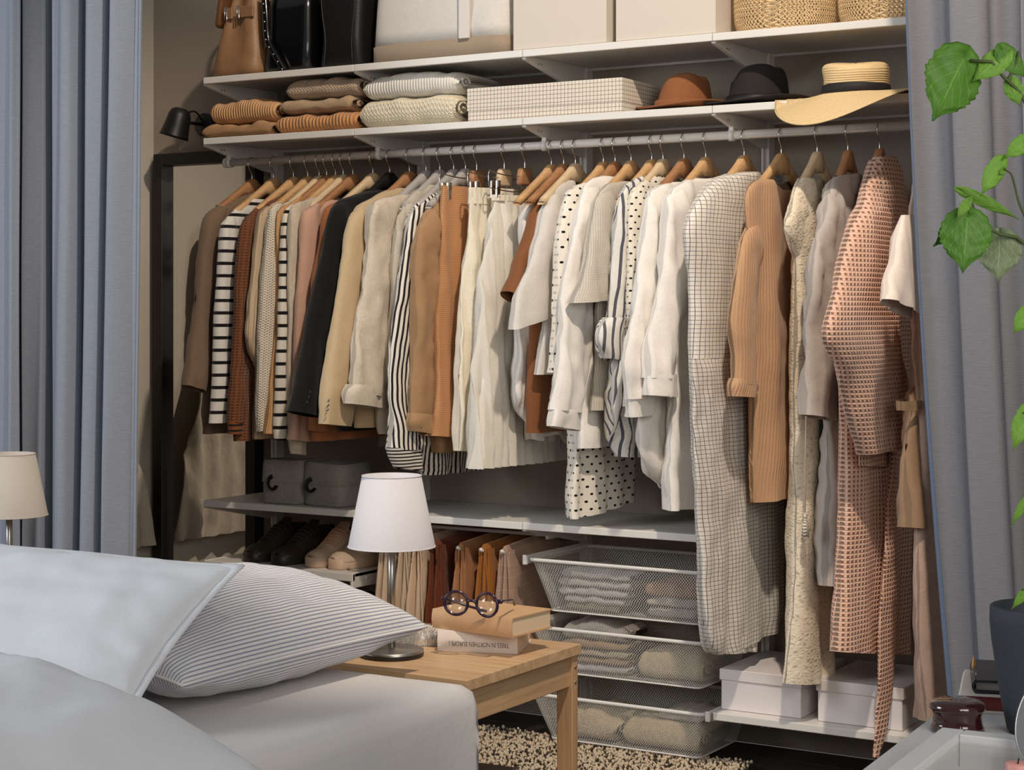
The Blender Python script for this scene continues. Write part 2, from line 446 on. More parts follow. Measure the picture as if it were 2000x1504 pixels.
# ------------------------------------------------------------------ wardrobe system
def upright(i):
    x = i * .6 + .0
    t = thing('wall_upright', ['white slotted wall upright beside the black framed mirror', 'white slotted wall upright behind the black and khaki blazers', 'white slotted wall upright behind the gauze top and mesh baskets', 'white slotted wall upright behind the black hat and checked dress', 'white slotted wall upright hidden behind the right curtain'][i], 'wall upright', (x, 0, .06), group='wardrobe wall uprights')
    for s in (-1, 1): box('flange', x + s * .009 - .0035, x + s * .009 + .0035, -.02, .02, .06, 2.35, 'white_lacquer', t, .0008)
    box('web', x - .0055, x + .0055, -.012, .02, .06, 2.35, 'white_lacquer', t, 0)
for i in range(5): upright(i)
def bracket(i, z, lab):
    x = i * .6; t = thing('shelf_bracket', lab, 'bracket', (x, -.02, z - .02), group='white shelf brackets')
    prof = [(-.372, z - .016), (-.02, z - .016), (-.02, z - .088), (-.06, z - .088), (-.372, z - .026)]
    V = [(x - .006, a, b) for a, b in prof] + [(x + .006, a, b) for a, b in prof]; n = 5
    add('plate', V, [list(range(n))[::-1], list(range(n, 2 * n))] + [[k, (k + 1) % n, n + (k + 1) % n, n + k] for k in range(n)], 'white_lacquer', t, smooth=False)
    for yy in (-.30, -.285): tube('screw', [(x + .005, yy, z - .032), (x + .008, yy, z - .032)], .003, 'steel', t, 8)
names = ['far left end', 'first joint', 'second joint', 'third joint', 'curtain end']
for i in range(5):
    bracket(i, ZA, 'white triangular bracket under the top shelf at its ' + names[i])
    bracket(i, ZB, 'white triangular bracket under the hat shelf at its ' + names[i])
def shelf(i, z, lab, grp, n=1):
    x0 = i * .6; t = thing('shelf', lab, 'shelf', (x0 + .3, -.2, z - .02), group=grp)
    g = .0008
    box('panel', x0 + g, x0 + .6 - g, SF + .012, SB, z - .011, z, 'white_lacquer', t, .001)
    box('front_lip', x0 + g, x0 + .6 - g, SF, SF + .013, z - .021, z, 'white_lacquer', t, .002, 2)
    box('back_lip', x0 + g, x0 + .6 - g, SB - .004, SB, z - .018, z, 'white_lacquer', t, .0005)
    for x in (x0 + g, x0 + .6 - g - .003): box('side_lip', x, x + .003, SF + .01, SB, z - .018, z - .0004, 'white_lacquer', t, .0005)
top = ['top white shelf under the tan and black handbags', 'top white shelf under the canvas bag', 'top white shelf under the two tall storage boxes', 'top white shelf under the woven baskets']
mid = ['white shelf holding the camel and taupe folded sweaters', 'white shelf holding the white knits and the end of the checked box', 'white shelf holding the checked storage box and brown hat', 'white shelf holding the black felt hat and straw hat']
for i in range(4):
    shelf(i, ZA, top[i], 'top row of white shelves'); shelf(i, ZB, mid[i], 'hat and sweater row of white shelves')
shelf(0, ZC, 'low white shelf holding the grey felt boxes', 'low row of white shelves')
shelf(1, ZC, 'empty low white shelf above the hanging trousers', 'low row of white shelves')
shelf(2, ZC, 'empty low white shelf above the wire mesh baskets', 'low row of white shelves')
shelf(3, ZD, 'white shelf near the floor under the lidded boxes', 'floor shelf')
for i in range(4): bracket(i, ZC, 'white triangular bracket under the low shelf at its ' + names[i])
for i in (3, 4): bracket(i, ZD, 'white bracket under the floor shelf at its ' + ('basket end' if i == 3 else 'curtain end'))
# shoe shelves, tilted a little forward
ZS1 = .458
for z, lab in ((ZS1, 'white shoe shelf carrying the dark and cream sneakers'), (.255, 'lower white shoe shelf carrying the trainers with black laces')):
    t = thing('shoe_shelf', lab, 'shelf', (.3, -.2, z - .02), group='shoe shelves')
    box('panel', .004, .596, SF + .012, .0, z - .011, z, 'white_lacquer', t, .001)
    box('front_lip', .004, .596, SF, SF + .013, z - .024, z, 'white_lacquer', t, .002, 2)
    for x in (.004, .585):
        box('side_lip', x, x + .011, SF + .001, 0, z - .045, z + .002, 'white_lacquer', t, .002)
        for yy in (-.33, -.31): tube('clip', [(x + .009, yy, z - .02), (x + .015, yy, z - .02)], .004, 'white_lacquer', t, 8)
# rail
t = thing('clothes_rail', 'long white clothes rail carrying all the hangers', 'clothes rail', (1.2, RY, RZ))
tube('rail', [(-.012, RY, RZ), (2.46, RY, RZ)], .0125, 'white_lacquer', t, 20)
tube('end_cap', [(-.018, RY, RZ), (-.008, RY, RZ)], .0165, 'white_lacquer', t, 20)
for i in range(5):
    x = i * .6 + (.0 if i else 0)
    h = tube('rail_clip', [(x - .008, RY, RZ), (x + .008, RY, RZ)], .0165, 'white_lacquer', t, 20)
    box('clip_arm', x - .0055, x + .0085, RY - .012, RY - .004, RZ + .012, ZB - .045, 'white_lacquer', h, .001)

# ------------------------------------------------------------------ hangers
def hookgeo(x):
    P = [(0, 1.682), (0, 1.706), (-.003, 1.714), (-.010, 1.722), (-.017, 1.732)]
    for a in range(0, 205, 14):
        t = R(188 - a); P.append((.0195 * math.cos(t), RZ - .0065 + .0195 * math.sin(t)))
    P = crv([(x, RY + a, b) for a, b in P], 34)
    return tubegeo(P, .0019, 7)
def hanger_wood(px, mat, what, hl=.2):
    x = atY(px, 300, RY).x
    t = thing('clothes_hanger', what, 'hanger', (x, RY, 1.585), group='hangers on the clothes rail')
    V, Fc = hookgeo(x); add('hook', V, Fc, 'chrome', t)
    # hub and arms: one swept block, domed in the middle
    V, Fc = [], []
    N = 33
    for i in range(N):
        s = -1 + 2 * i / (N - 1); a = abs(s); y = s * hl
        zt = 1.694 - .014 * min(1, (a / .14)) ** 2 if a < .14 else 1.680 - .102 * ((a - .14) / .86) ** .97
        zb = 1.640 - .004 * (a / .14) if a < .14 else zt - (.034 - .016 * a)
        if a > .97: zt -= .006; zb += .003
        hw = .0125 - .003 * min(1, a / .3) + .002 * a
        for (dx, zz) in ((-hw, zb), (-hw, zt - .004), (-hw + .004, zt), (hw - .004, zt), (hw, zt - .004), (hw, zb)):
            V.append((x + dx, RY + y, zz))
    for i in range(N - 1):
        for k in range(6): Fc.append([i * 6 + k, i * 6 + (k + 1) % 6, i * 6 + 6 + (k + 1) % 6, i * 6 + 6 + k])
    Fc += [[0, 1, 2, 3, 4, 5], [(N - 1) * 6 + k for k in range(6)][::-1]]
    add('shoulder_bar', V, Fc, mat, t)
    return x
def hanger_clip(px, mat, what, zo=0.):
    x = atY(px, 300, RY).x
    t = thing('clip_hanger', what, 'hanger', (x, RY, 1.585), group='hangers on the clothes rail')
    V, Fc = hookgeo(x); add('hook', V, Fc, 'chrome', t)
    sloft('hub', [(x, RY, 1.634, .010, .030), (x, RY, 1.640, .012, .037), (x, RY, 1.665, .012, .034), (x, RY, 1.680, .011, .029), (x, RY, 1.686, .008, .024)], mat, t, 4, 24)
    for s in (-1, 1):
        P = [(x, RY + s * a, b) for a, b in ((.02, 1.66), (.10, 1.658), (.185, 1.664), (.198, 1.668), (.203, 1.66), (.203, 1.63), (.198, 1.618), (.185, 1.616), (.09, 1.612), (.03, 1.614), (.018, 1.622), (.012, 1.64))]
        tube('wire_loop', crv(P, 40), .0019, 'chrome', t, 7)
        c = thing_part_clip(x, RY + s * .166, t)
def thing_part_clip(x, y, t):
    c = box('clip', x + .006, x + .012, y - .010, y + .010, 1.588, 1.640, 'chrome', t, .002)
    box('clip_jaw', x - .012, x - .006, y - .010, y + .010, 1.588, 1.640, 'chrome', c, .002)
    for k in range(4):
        box('grip_ridge', x + .0115, x + .0145, y - .009, y + .009, 1.621 + k * .005, 1.624 + k * .005, 'steel', c, .0005)
    return c

# ------------------------------------------------------------------ garments
def YZ(pts, X):
    return [Vector((a.y, a.z)) for a in (atX(px, py, X) for px, py in pts)]
def clothgeo(L, Rr, X, T, fold=(.006, 14.), seed=0., dip=0., wr=.0045, noff=0., step=.017, NU=24, top=.8, bot=1., lean=0., hem=0., us=.62):
    H = max((L[0] - L[-1]).length, (Rr[0] - Rr[-1]).length)
    NV = max(10, int(H / step)); A, B = crv(L, NV), crv(Rr, NV)
    V, Fc, UV = [], [], []
    M2 = 2 * NU
    for j in range(NV):
        v = j / (NV - 1); l, r = A[j], B[j]; dep = v * H
        g = .25 + .75 * v
        tap = min(1., top + dep * 7) * (1 + (bot - 1) * v)
        for k in range(M2):
            th = 2 * PI * k / M2; c, sn = math.cos(th), math.sin(th)
            u = (1 - c) / 2; p = l.lerp(r, u); p.x = min(p.x, -.025 + .012 * c); s = p.x - RY; z = p.y
            tt = T * math.copysign(abs(sn) ** .75, sn) * tap
            side = 0 if sn >= 0 else 7.3
            f = fold[0] * g * (math.sin(2 * PI * fold[1] * s + seed + 1.8 * nz(z * 2.6, seed, s * 3)) + .5 * math.sin(2 * PI * fold[1] * 1.9 * s + 2 * seed + 2 * nz(z * 3, seed + 5)))
            f += wr * (1.3 * nz(s * 15 + side, z * 7, seed) + .7 * nz(s * 30 + side, z * 24, seed + 3))
            f += wr * 1.1 * (.35 - abs(nz(s * 8 + z * 3.5 + side, z * 5 - s * 6, seed + 11))) + wr * .6 * (.3 - abs(nz(s * 17 - z * 6 + side, z * 10 + s * 9, seed + 14)))
            if dip and dep < .2:
                z -= dip * max(0, 1 - dep / .2) * math.exp(-((u - .5) / .24) ** 4)
            if hem: z += hem * v ** 6 * math.sin(2 * PI * 7 * s + seed)
            V.append((X + noff + tt + f + lean * dep, p.x + .3 * wr * nz(z * 14, seed + 9, c), z)); UV.append(z)
    # UV: metres along the cloth, measured round each ring from the seam-free middle of the side
    for j in range(NV):
        acc = [0.] * M2
        for k in range(1, M2):
            a, b = V[j * M2 + k - 1], V[j * M2 + k]
            acc[k] = acc[k - 1] + math.hypot(a[0] - b[0], a[1] - b[1])
        o = acc[NU // 2]
        for k in range(M2): UV[j * M2 + k] = ((acc[k] - o) * us, UV[j * M2 + k])
    for j in range(NV - 1):
        for k in range(M2):
            Fc.append([j * M2 + k, j * M2 + (k + 1) % M2, (j + 1) * M2 + (k + 1) % M2, (j + 1) * M2 + k])
    return V, Fc, UV
def mir(P): return [Vector((2 * RY - q.x, q.y)) for q in P]
def cloth(name, L, Rr, X, T, mat, parent, **k):
    V, Fc, UV = clothgeo(L, Rr, X, T, **k)
    return add(name, V, Fc, mat, parent, uv=UV)
def collar(X, zt, a, b, mat, parent, h=.026, out=.012):
    V, Fc, UV = [], [], []; n = 40
    rows = [(a, b, -.02), (a * .86, b * .9, h * .6), (a * .83, b * .86, h), (a * .92, b + .004, h * .9), (a + out * .6, b + .009, -.01), (a + out, b + .012, -h * .9)]
    for j, (p, q, z) in enumerate(rows):
        for k in range(n):
            t = 2 * PI * k / n; c, s = math.cos(t), math.sin(t)
            zz = zt + z + (-.010 * abs(c) ** 2) + .003 * nz(c * 3, s * 3, a * 90)
            V.append((X + q * s, RY + p * c, zz)); UV.append((t * a, z))
    for j in range(len(rows) - 1):
        for k in range(n): Fc.append([j * n + k, j * n + (k + 1) % n, (j + 1) * n + (k + 1) % n, (j + 1) * n + k])
    return add('collar', V, Fc, mat, parent, uv=UV)
SEED = [1.0]
def garment(name, label, cat, px, mat, body=None, bodyR=None, sl=None, sr=None, T=.02, TS=.026, fold=(.006, 13.), wr=.0045, neck=None, dip=0., cuffs=(), rear=True, sfold=None, bot=1., smat=None, hem=0., buttons=(), snoff=.004, bbot=1.5, cuffmat=None, X=None, noff=0., NU=30):
    X = (atY(px, 300, RY).x if X is None else X)
    SEED[0] += 1.37; sd = SEED[0]
    L = YZ(body, X)
    t = thing(name, label, cat, (X, RY, min(q.y for q in L)), group='clothes on the rail')
    Rr = YZ(bodyR, X) if bodyR else mir(L)
    if neck:
        L = [Vector((L[0].x, L[0].y - .014))] + L[1:]; Rr = [Vector((Rr[0].x, Rr[0].y - .014))] + Rr[1:]
    cloth('body', L, Rr, X, T, mat, t, fold=fold, seed=sd, wr=wr, dip=dip, bot=bbot, hem=hem, noff=noff, NU=NU)
    if sl:
        a, b = YZ(sl, X + snoff), YZ(sr, X + snoff)
        cloth('sleeve', a, b, X, TS, smat or mat, t, fold=sfold or (fold[0] * .7, fold[1]), seed=sd + 2, wr=wr * 1.1, noff=snoff + noff, top=.5, bot=bot, NU=18)
        if rear: cloth('sleeve', mir(b), mir(a), X, TS, smat or mat, t, fold=sfold or (fold[0] * .7, fold[1]), seed=sd + 4, wr=wr * 1.1, noff=-.004 + noff, top=.5, bot=bot, NU=14, step=.03)
    for (cl, cr, ct) in cuffs:
        a, b = YZ(cl, X + snoff), YZ(cr, X + snoff)
        cloth('cuff', a, b, X, ct, cuffmat or mat, t, fold=(.002, 14), seed=sd + 6, wr=wr, noff=snoff + noff, top=.95, step=.008, NU=18)
        if rear: cloth('cuff', mir(b), mir(a), X, ct, cuffmat or mat, t, fold=(.002, 14), seed=sd + 6, wr=wr, noff=-.004 + noff, top=.95, step=.012, NU=14)
    if neck:
        a, b, h = neck
        collar(X + noff, L[0].y - h * .8, a, b, cuffmat or mat, t, h)
    for (bx, by, br, bm_) in buttons:
        q = atX(bx, by, X + TS)
        V, Fc = lathegeo([(0, .0035), (br * .7, .0035), (br, .002), (br, 0)], (0, 0, 0), 16)
        V = [(X + noff + snoff + TS * .93 + v.z, q.y + v.x, q.z + v.y) for v in V]
        add('button', V, Fc, bm_, t)
    return t

FB = {}
FB['taupe'] = fabric('taupe_twill', rgb(118, 96, 78))
FB['breton'] = fabric('white_jersey_black_stripes', rgb(214, 208, 198), 'hs', rgb(26, 22, 24), .0385, .27)
FB['breton2'] = fabric('cream_jersey_black_stripes', rgb(216, 208, 194), 'hs', rgb(24, 20, 22), .0385, .27)
FB['brownknit'] = fabric('chestnut_waffle_knit', rgb(118, 72, 46), 'waffle', rgb(72, 42, 28), .009, .3, .003)
FB['beigerib'] = fabric('beige_rib_knit', rgb(192, 168, 138), 'rib', None, .0075, bump=.0025)
FB['creamknit'] = fabric('cream_knit', rgb(222, 210, 190), 'knit', None, .010, bump=.0025)
FB['camel'] = fabric('camel_knit', rgb(196, 150, 102), 'rib', None, .006, bump=.0015)
FB['melange'] = fabric('oatmeal_melange', rgb(194, 180, 160), var=.25)
FB['rose'] = fabric('dusty_rose_jersey', rgb(196, 156, 134))
FB['rust'] = fabric('rust_jersey', rgb(160, 100, 62))
FB['black'] = fabric('black_wool', rgb(22, 19, 18), bump=.0004)
FB['khaki'] = fabric('khaki_twill', rgb(190, 166, 130), bump=.0005)
FB['linen'] = fabric('natural_linen', rgb(212, 198, 178), bump=.003, crumple=1.6, var=.14)
FB['greylinen'] = fabric('stone_linen', rgb(192, 182, 166), bump=.002, crumple=1., var=.14)
FB['bwstripe'] = fabric('thin_black_white_stripes', rgb(226, 218, 206), 'vs', rgb(34, 30, 32), .0098, .44)
FB['bwstripe_h'] = fabric('thin_black_white_cross_stripes', rgb(226, 218, 206), 'hs', rgb(34, 30, 32), .0098, .44)
FB['tan'] = fabric('tan_cotton', rgb(166, 130, 94), crumple=1., bump=.0016)
FB['caramel'] = fabric('caramel_wool_crepe', rgb(188, 134, 90), 'hs', rgb(200, 152, 110), .006, .4, bump=.002, crumple=.4)
FB['cream'] = fabric('cream_crinkle', rgb(238, 228, 206), crumple=1.2, bump=.002)
FB['tulle'] = fabric('ivory_tulle', rgb(246, 240, 228), bump=.0004, alpha=.93, trans=.25)
FB['white'] = fabric('white_cotton', rgb(240, 234, 226), crumple=.8, bump=.0016)
FB['gauze'] = fabric('white_gauze', rgb(238, 232, 224), crumple=1.6, bump=.0016, trans=.2, alpha=.95)
FB['brown'] = fabric('brown_satin', rgb(128, 80, 46), rough=.6)
FB['dots'] = fabric('white_black_dots', rgb(236, 228, 214), 'dots', rgb(22, 20, 22), .021, .17)
FB['dots2'] = fabric('cream_black_dots', rgb(234, 226, 210), 'dots', rgb(22, 20, 22), .017, .17)
FB['seersucker'] = fabric('seersucker_check', rgb(222, 212, 196), 'grid', rgb(190, 182, 170), .0045, .4, .002, crumple=1.6)
FB['navystripe'] = fabric('white_slate_stripes', rgb(228, 224, 216), 'vs', rgb(88, 88, 98), .019, .3, crumple=.5, bump=.0012)
FB['check'] = fabric('cream_black_window_check', rgb(234, 227, 216), 'grid', rgb(92, 84, 86), .0112, .11, crumple=.8, bump=.0012)
FB['tanrib'] = fabric('sand_rib_knit', rgb(194, 154, 118), 'rib', None, .0065, bump=.0014)
FB['lace'] = fabric('ivory_guipure_lace', rgb(228, 214, 190), 'lace', None, .010, bump=.003)
FB['greige'] = fabric('grey_linen', rgb(188, 178, 170), crumple=1.2, bump=.0018, var=.12)
FB['waffle'] = fabric('coral_waffle', rgb(230, 190, 166), 'waffle', rgb(148, 96, 78), .0118, .46, .004, uf=1.35)
FB['blush'] = fabric('blush_cotton', rgb(232, 216, 204), crumple=.5, bump=.001)
FB['beigecoat'] = fabric('beige_poplin', rgb(158, 128, 100), crumple=1., bump=.0016)
FB['pinklong'] = fabric('pale_rose_poplin', rgb(196, 166, 148), crumple=1.4, bump=.002)
FB['cocoa'] = fabric('cocoa_knit', rgb(84, 50, 32), 'rib', None, .008, bump=.002)

W, WR, WP, WB, WG = 'hanger', 'hanger_red', 'hanger_pale', 'hanger_black', 'hanger_grey'
# (1) taupe coat by the mirror
hanger_wood(492, WR, 'brown wooden hanger with the taupe coat, first from the mirror')
garment('coat', 'taupe brown cotton coat hanging first on the rail beside the mirror', 'coat', 492, FB['taupe'],
    [(474, 372), (440, 398), (406, 424), (412, 500), (408, 640), (400, 770), (396, 848)],
    sl=[(428, 402), (404, 421), (391, 493), (376, 642), (359, 752)], sr=[(440, 412), (430, 445), (423, 535), (408, 633), (398, 767)], T=.03, TS=.03, neck=(.075, .03, .03), wr=.007)
# (2)
hanger_wood(534, W, 'wooden hanger with the first black striped jersey, second from the mirror')
garment('striped_jersey', 'white jersey with bold black stripes beside the taupe coat', 'sweater', 534, FB['breton'],
    [(486, 388), (456, 412), (436, 438), (431, 535), (424, 663), (420, 826)],
    sl=[(448, 424), (434, 440), (426, 535), (419, 663), (416, 790), (413, 827)], sr=[(458, 426), (460, 463), (456, 560), (452, 700), (447, 827)], T=.02, TS=.025, wr=.003)
# (3)
hanger_wood(573, W, 'wooden hanger with the chestnut waffle-knit sweater')
garment('brown_sweater', 'chestnut brown waffle-knit sweater with black striped cuff', 'sweater', 573, FB['brownknit'],
    [(536, 384), (500, 406), (474, 440), (470, 560), (462, 700), (458, 862)],
    sl=[(490, 416), (472, 442), (462, 560), (455, 690), (448, 786), (448, 826)], sr=[(506, 412), (500, 450), (488, 600), (480, 720), (472, 826)], T=.026, TS=.024,
    cuffs=[([(448, 824), (449, 848)], [(472, 824), (470, 848)], .021)], cuffmat=fabric('chestnut_cuff_black_stripes', rgb(130, 74, 40), 'hs', rgb(24, 20, 20), .017, .35))
# (4)
hanger_wood(601, W, 'wooden hanger with the beige ribbed sweater')
garment('beige_sweater', 'beige ribbed sweater with a bent elbow beside the chestnut knit', 'sweater', 601, FB['beigerib'],
    [(562, 384), (526, 402), (506, 424), (504, 560), (500, 700), (498, 858)],
    sl=[(520, 404), (505, 421), (494, 530), (484, 610), (480, 660), (503, 722), (506, 800)], sr=[(534, 402), (530, 440), (520, 560), (514, 640), (514, 700), (518, 740), (520, 800)], T=.018, TS=.022, smat=None)
# (5)
hanger_wood(623, WP, 'pale wooden hanger with the cream knit sweater')
garment('cream_sweater', 'cream chunky knit sweater between the beige rib and the camel cardigan', 'sweater', 623, FB['creamknit'],
    [(584, 384), (552, 398), (528, 412), (524, 560), (520, 700), (516, 846)],
    sl=[(540, 398), (527, 410), (516, 500), (510, 580), (506, 700), (504, 812), (508, 843)], sr=[(552, 398), (548, 440), (544, 560), (538, 700), (528, 812), (523, 843)], T=.014, TS=.02)
# (6)
hanger_wood(638, WR, 'reddish wooden hanger with the camel cardigan')
garment('camel_cardigan', 'camel fine-knit cardigan beside the cream knit sweater', 'sweater', 638, FB['camel'],
    [(606, 374), (570, 394), (542, 416), (540, 560), (532, 720), (520, 848)],
    sl=[(556, 402), (541, 418), (540, 520), (536, 640), (528, 760), (520, 847)], sr=[(566, 398), (562, 440), (556, 560), (550, 700), (544, 780), (538, 847)], T=.013, TS=.016)
# (7)
hanger_wood(655, W, 'wooden hanger with the second black striped jersey')
garment('striped_jersey', 'cream jersey with bold black stripes between camel cardigan and oatmeal sweater', 'sweater', 655, FB['breton2'],
    [(606, 388), (580, 398), (559, 412), (556, 560), (550, 720), (546, 858)],
    sl=[(568, 400), (556, 414), (551, 471), (545, 620), (538, 812), (539, 859)], sr=[(580, 400), (578, 450), (572, 620), (566, 760), (560, 861)], T=.013, TS=.016, wr=.003)
# (8)
hanger_wood(670, WP, 'pale wooden hanger with the oatmeal sweater')
garment('oatmeal_sweater', 'oatmeal melange sweater whose cuff hangs lowest of the left group', 'sweater', 670, FB['melange'],
    [(622, 384), (594, 392), (572, 404), (568, 560), (564, 720), (564, 866)],
    sl=[(584, 394), (570, 405), (565, 471), (564, 620), (562, 780), (570, 886)], sr=[(598, 394), (594, 450), (592, 620), (592, 780), (596, 889)], T=.013, TS=.015)
# (9)
hanger_wood(689, WR, 'reddish wooden hanger with the dusty rose sweater')
garment('rose_sweater', 'dusty rose jersey sweater with long sleeve beside the oatmeal sweater', 'sweater', 689, FB['rose'],
    [(640, 390), (612, 402), (592, 418), (590, 560), (586, 720), (582, 858)],
    sl=[(606, 404), (591, 416), (586, 480), (580, 620), (568, 812), (562, 859)], sr=[(622, 400), (620, 450), (618, 620), (612, 760), (607, 863)], T=.02, TS=.022)
# (10)
hanger_wood(728, WP, 'pale wooden hanger with the rust sweater beside the black blazer')
garment('rust_sweater', 'rust orange jersey sweater peeking out behind the black blazer', 'sweater', 728, FB['rust'],
    [(684, 386), (656, 396), (636, 412), (632, 560), (622, 720), (616, 862)],
    sl=[(650, 398), (635, 410), (626, 480), (612, 560), (606, 700), (612, 842)], sr=[(664, 398), (662, 450), (656, 600), (650, 740), (640, 846)], T=.024, TS=.024)
# (11)
hanger_wood(761, WB, 'black hanger carrying the black blazer')
garment('black_blazer', 'black wool blazer with four cuff buttons', 'blazer', 761, FB['black'],
    [(728, 362), (690, 382), (652, 405), (654, 520), (660, 680), (668, 842)],
    sl=[(676, 390), (652, 404), (634, 480), (604, 620), (578, 748), (566, 803)], sr=[(694, 394), (690, 440), (676, 560), (656, 680), (634, 770), (620, 816)], T=.03, TS=.032, neck=(.07, .03, .035), fold=(.003, 8.), wr=.004,
    buttons=[(609, 757, .0075, 'leather_black'), (606, 767, .0075, 'leather_black'), (603, 777, .0075, 'leather_black'), (600, 787, .0075, 'leather_black')])
# (12)
hanger_wood(799.5, WR, 'reddish wooden hanger with the khaki blazer')
garment('khaki_blazer', 'khaki cotton blazer with long smooth sleeve beside the black blazer', 'blazer', 799.5, FB['khaki'],
    [(770, 358), (730, 384), (690, 421), (690, 520), (694, 680), (700, 836)],
    sl=[(712, 400), (689, 421), (672, 493), (646, 663), (630, 782), (629, 828)], sr=[(734, 398), (738, 450), (730, 560), (708, 700), (688, 790), (678, 833)], T=.03, TS=.033, neck=(.075, .03, .034), fold=(.003, 8.), wr=.005,
    buttons=[(640, 782, .0045, 'steel'), (639, 791, .0045, 'steel'), (638, 800, .0045, 'steel')])
# (13)
hanger_wood(832, WG, 'grey hanger with the natural linen shirt')
garment('linen_shirt', 'natural linen shirt with rolled cuff beside the khaki blazer', 'shirt', 832, FB['linen'],
    [(800, 370), (760, 384), (724, 404), (722, 520), (728, 700), (742, 848)],
    sl=[(742, 392), (723, 404), (719, 480), (706, 578), (691, 684), (686, 765)], sr=[(768, 390), (780, 450), (768, 560), (760, 680), (750, 780)], T=.03, TS=.032, neck=(.07, .028, .03), wr=.010,
    cuffs=[([(684, 750), (676, 764), (675, 788)], [(750, 762), (753, 776), (750, 800)], .040)])
# (14)
hanger_wood(859, WG, 'grey hanger with the stone linen shirt')
garment('stone_shirt', 'stone coloured linen shirt with collar, half hidden behind thin stripes', 'shirt', 859, FB['greylinen'],
    [(834, 352), (800, 384), (776, 428), (772, 560), (772, 700), (776, 830)],
    sl=[(792, 398), (775, 428), (768, 500), (764, 600), (760, 700), (764, 770)], sr=[(812, 400), (812, 450), (806, 560), (800, 680), (796, 770)], T=.026, TS=.026, neck=(.07, .028, .032), wr=.009)
# (15)
hanger_wood(886, WG, 'grey hanger with the thin black striped shirt')
garment('pinstripe_shirt', 'black and white thin striped shirt with long draped cuff', 'shirt', 886, FB['bwstripe'],
    [(858, 362), (828, 386), (802, 420), (800, 560), (806, 700), (808, 880), (830, 928)],
    sl=[(822, 396), (801, 420), (787, 501), (771, 620), (766, 690), (764, 760), (768, 830), (762, 878)], sr=[(840, 398), (836, 460), (822, 580), (806, 680), (800, 740), (800, 800), (812, 878)], T=.03, TS=.028, wr=.006, neck=(.07, .028, .03), fold=(.007, 9.),
    cuffs=[([(760, 874), (764, 892), (772, 914)], [(814, 876), (816, 896), (817, 920)], .032)], cuffmat=FB['bwstripe_h'])
# (16)
hanger_wood(909, WG, 'grey hanger with the tan cotton shirt')
garment('tan_shirt', 'tan cotton shirt with rolled buttoned cuff beside the caramel skirt', 'shirt', 909, FB['tan'],
    [(880, 362), (846, 398), (820, 440), (822, 600), (830, 760), (846, 884)],
    sl=[(838, 412), (818, 442), (809, 503), (805, 679), (801, 806)], sr=[(862, 410), (866, 460), (858, 600), (848, 700), (843, 812)], T=.03, TS=.032, wr=.012, neck=(.075, .03, .03),
    cuffs=[([(800, 806), (797, 824), (802, 842)], [(842, 812), (845, 830), (840, 852)], .036)], buttons=[(822, 832, .007, 'steel')])
# (17-19) clip hangers
hanger_clip(931, WR, 'clip hanger with reddish wooden block holding the caramel skirt')
garment('caramel_skirt', 'caramel crepe wrap skirt hanging from a clip hanger', 'skirt', 931, FB['caramel'],
    [(862, 362), (858, 480), (852, 620), (846, 740), (839, 851)], [(984, 372), (986, 480), (980, 620), (972, 740), (960, 860)], T=.022, fold=(.016, 7.), wr=.004, NU=50)
hanger_clip(985, WP, 'clip hanger with pale wooden block holding the cream trousers')
garment('cream_trousers', 'cream crinkled trousers with gathered waist on a clip hanger', 'trousers', 985, FB['cream'],
    [(917, 371), (914, 440), (906, 560), (898, 700), (896, 790), (901, 881)], [(1040, 380), (1042, 480), (1036, 620), (1030, 760), (1020, 884)], T=.024, fold=(.014, 15.), wr=.006, NU=60)
cw = COL.objects['cream_trousers']
cloth('waistband', YZ([(915, 366), (915, 398)], WL[cw.name].x), YZ([(1040, 372), (1040, 404)], WL[cw.name].x), WL[cw.name].x, .024, FB['cream'], cw, fold=(.006, 45.), seed=3., wr=.004, top=.95, step=.008, NU=60)
hanger_clip(1025, WR, 'clip hanger with reddish wooden block holding the tulle skirt')
garment('tulle_skirt', 'ivory layered tulle skirt hanging from a clip hanger', 'skirt', 1025, FB['tulle'],
    [(966, 386), (956, 440), (942, 540), (929, 700), (918, 916)], [(1074, 390), (1088, 480), (1096, 600), (1108, 740), (1118, 892)], T=.022, fold=(.016, 24.), wr=.004, bbot=1.9, NU=90)
cw = COL.objects['tulle_skirt']
cloth('waistband', YZ([(962, 380), (962, 392)], WL[cw.name].x), YZ([(1076, 386), (1076, 398)], WL[cw.name].x), WL[cw.name].x, .022, FB['cream'], cw, fold=(.004, 45.), seed=5., wr=.003, top=.95, step=.008, NU=60)
cloth('underskirt', YZ([(968, 394), (948, 560), (934, 740), (926, 906)], WL[cw.name].x), YZ([(1072, 396), (1090, 600), (1100, 740), (1108, 884)], WL[cw.name].x), WL[cw.name].x, .022, FB['white'], cw, fold=(.012, 14.), seed=6., wr=.005)
# (20)
hanger_wood(1077, W, 'wooden hanger with the ruffled white camisole')
garment('white_camisole', 'white sleeveless blouse with ruffled hem behind the brown shirt', 'blouse', 1077, FB['white'],
    [(1028, 398), (1020, 420), (1022, 520), (1016, 640), (1004, 760), (1034, 852)], [(1122, 396), (1132, 430), (1134, 560), (1136, 700), (1134, 800), (1124, 862)], T=.026, fold=(.012, 10.), wr=.008, hem=.012, dip=.05)
# (21)
hanger_wood(1101, WR, 'brown wooden hanger with the brown short-sleeved shirt')
garment('brown_shirt', 'brown satin shirt with short sleeve and collar', 'shirt', 1101, FB['brown'],
    [(1082, 340), (1060, 372), (1042, 412), (1036, 520), (1034, 700), (1032, 846)],
    sl=[(1056, 384), (1040, 414), (1019, 486), (986, 569)], sr=[(1072, 388), (1062, 440), (1036, 520), (1004, 592)], T=.024, TS=.026, neck=(.06, .026, .03), fold=(.007, 9.))
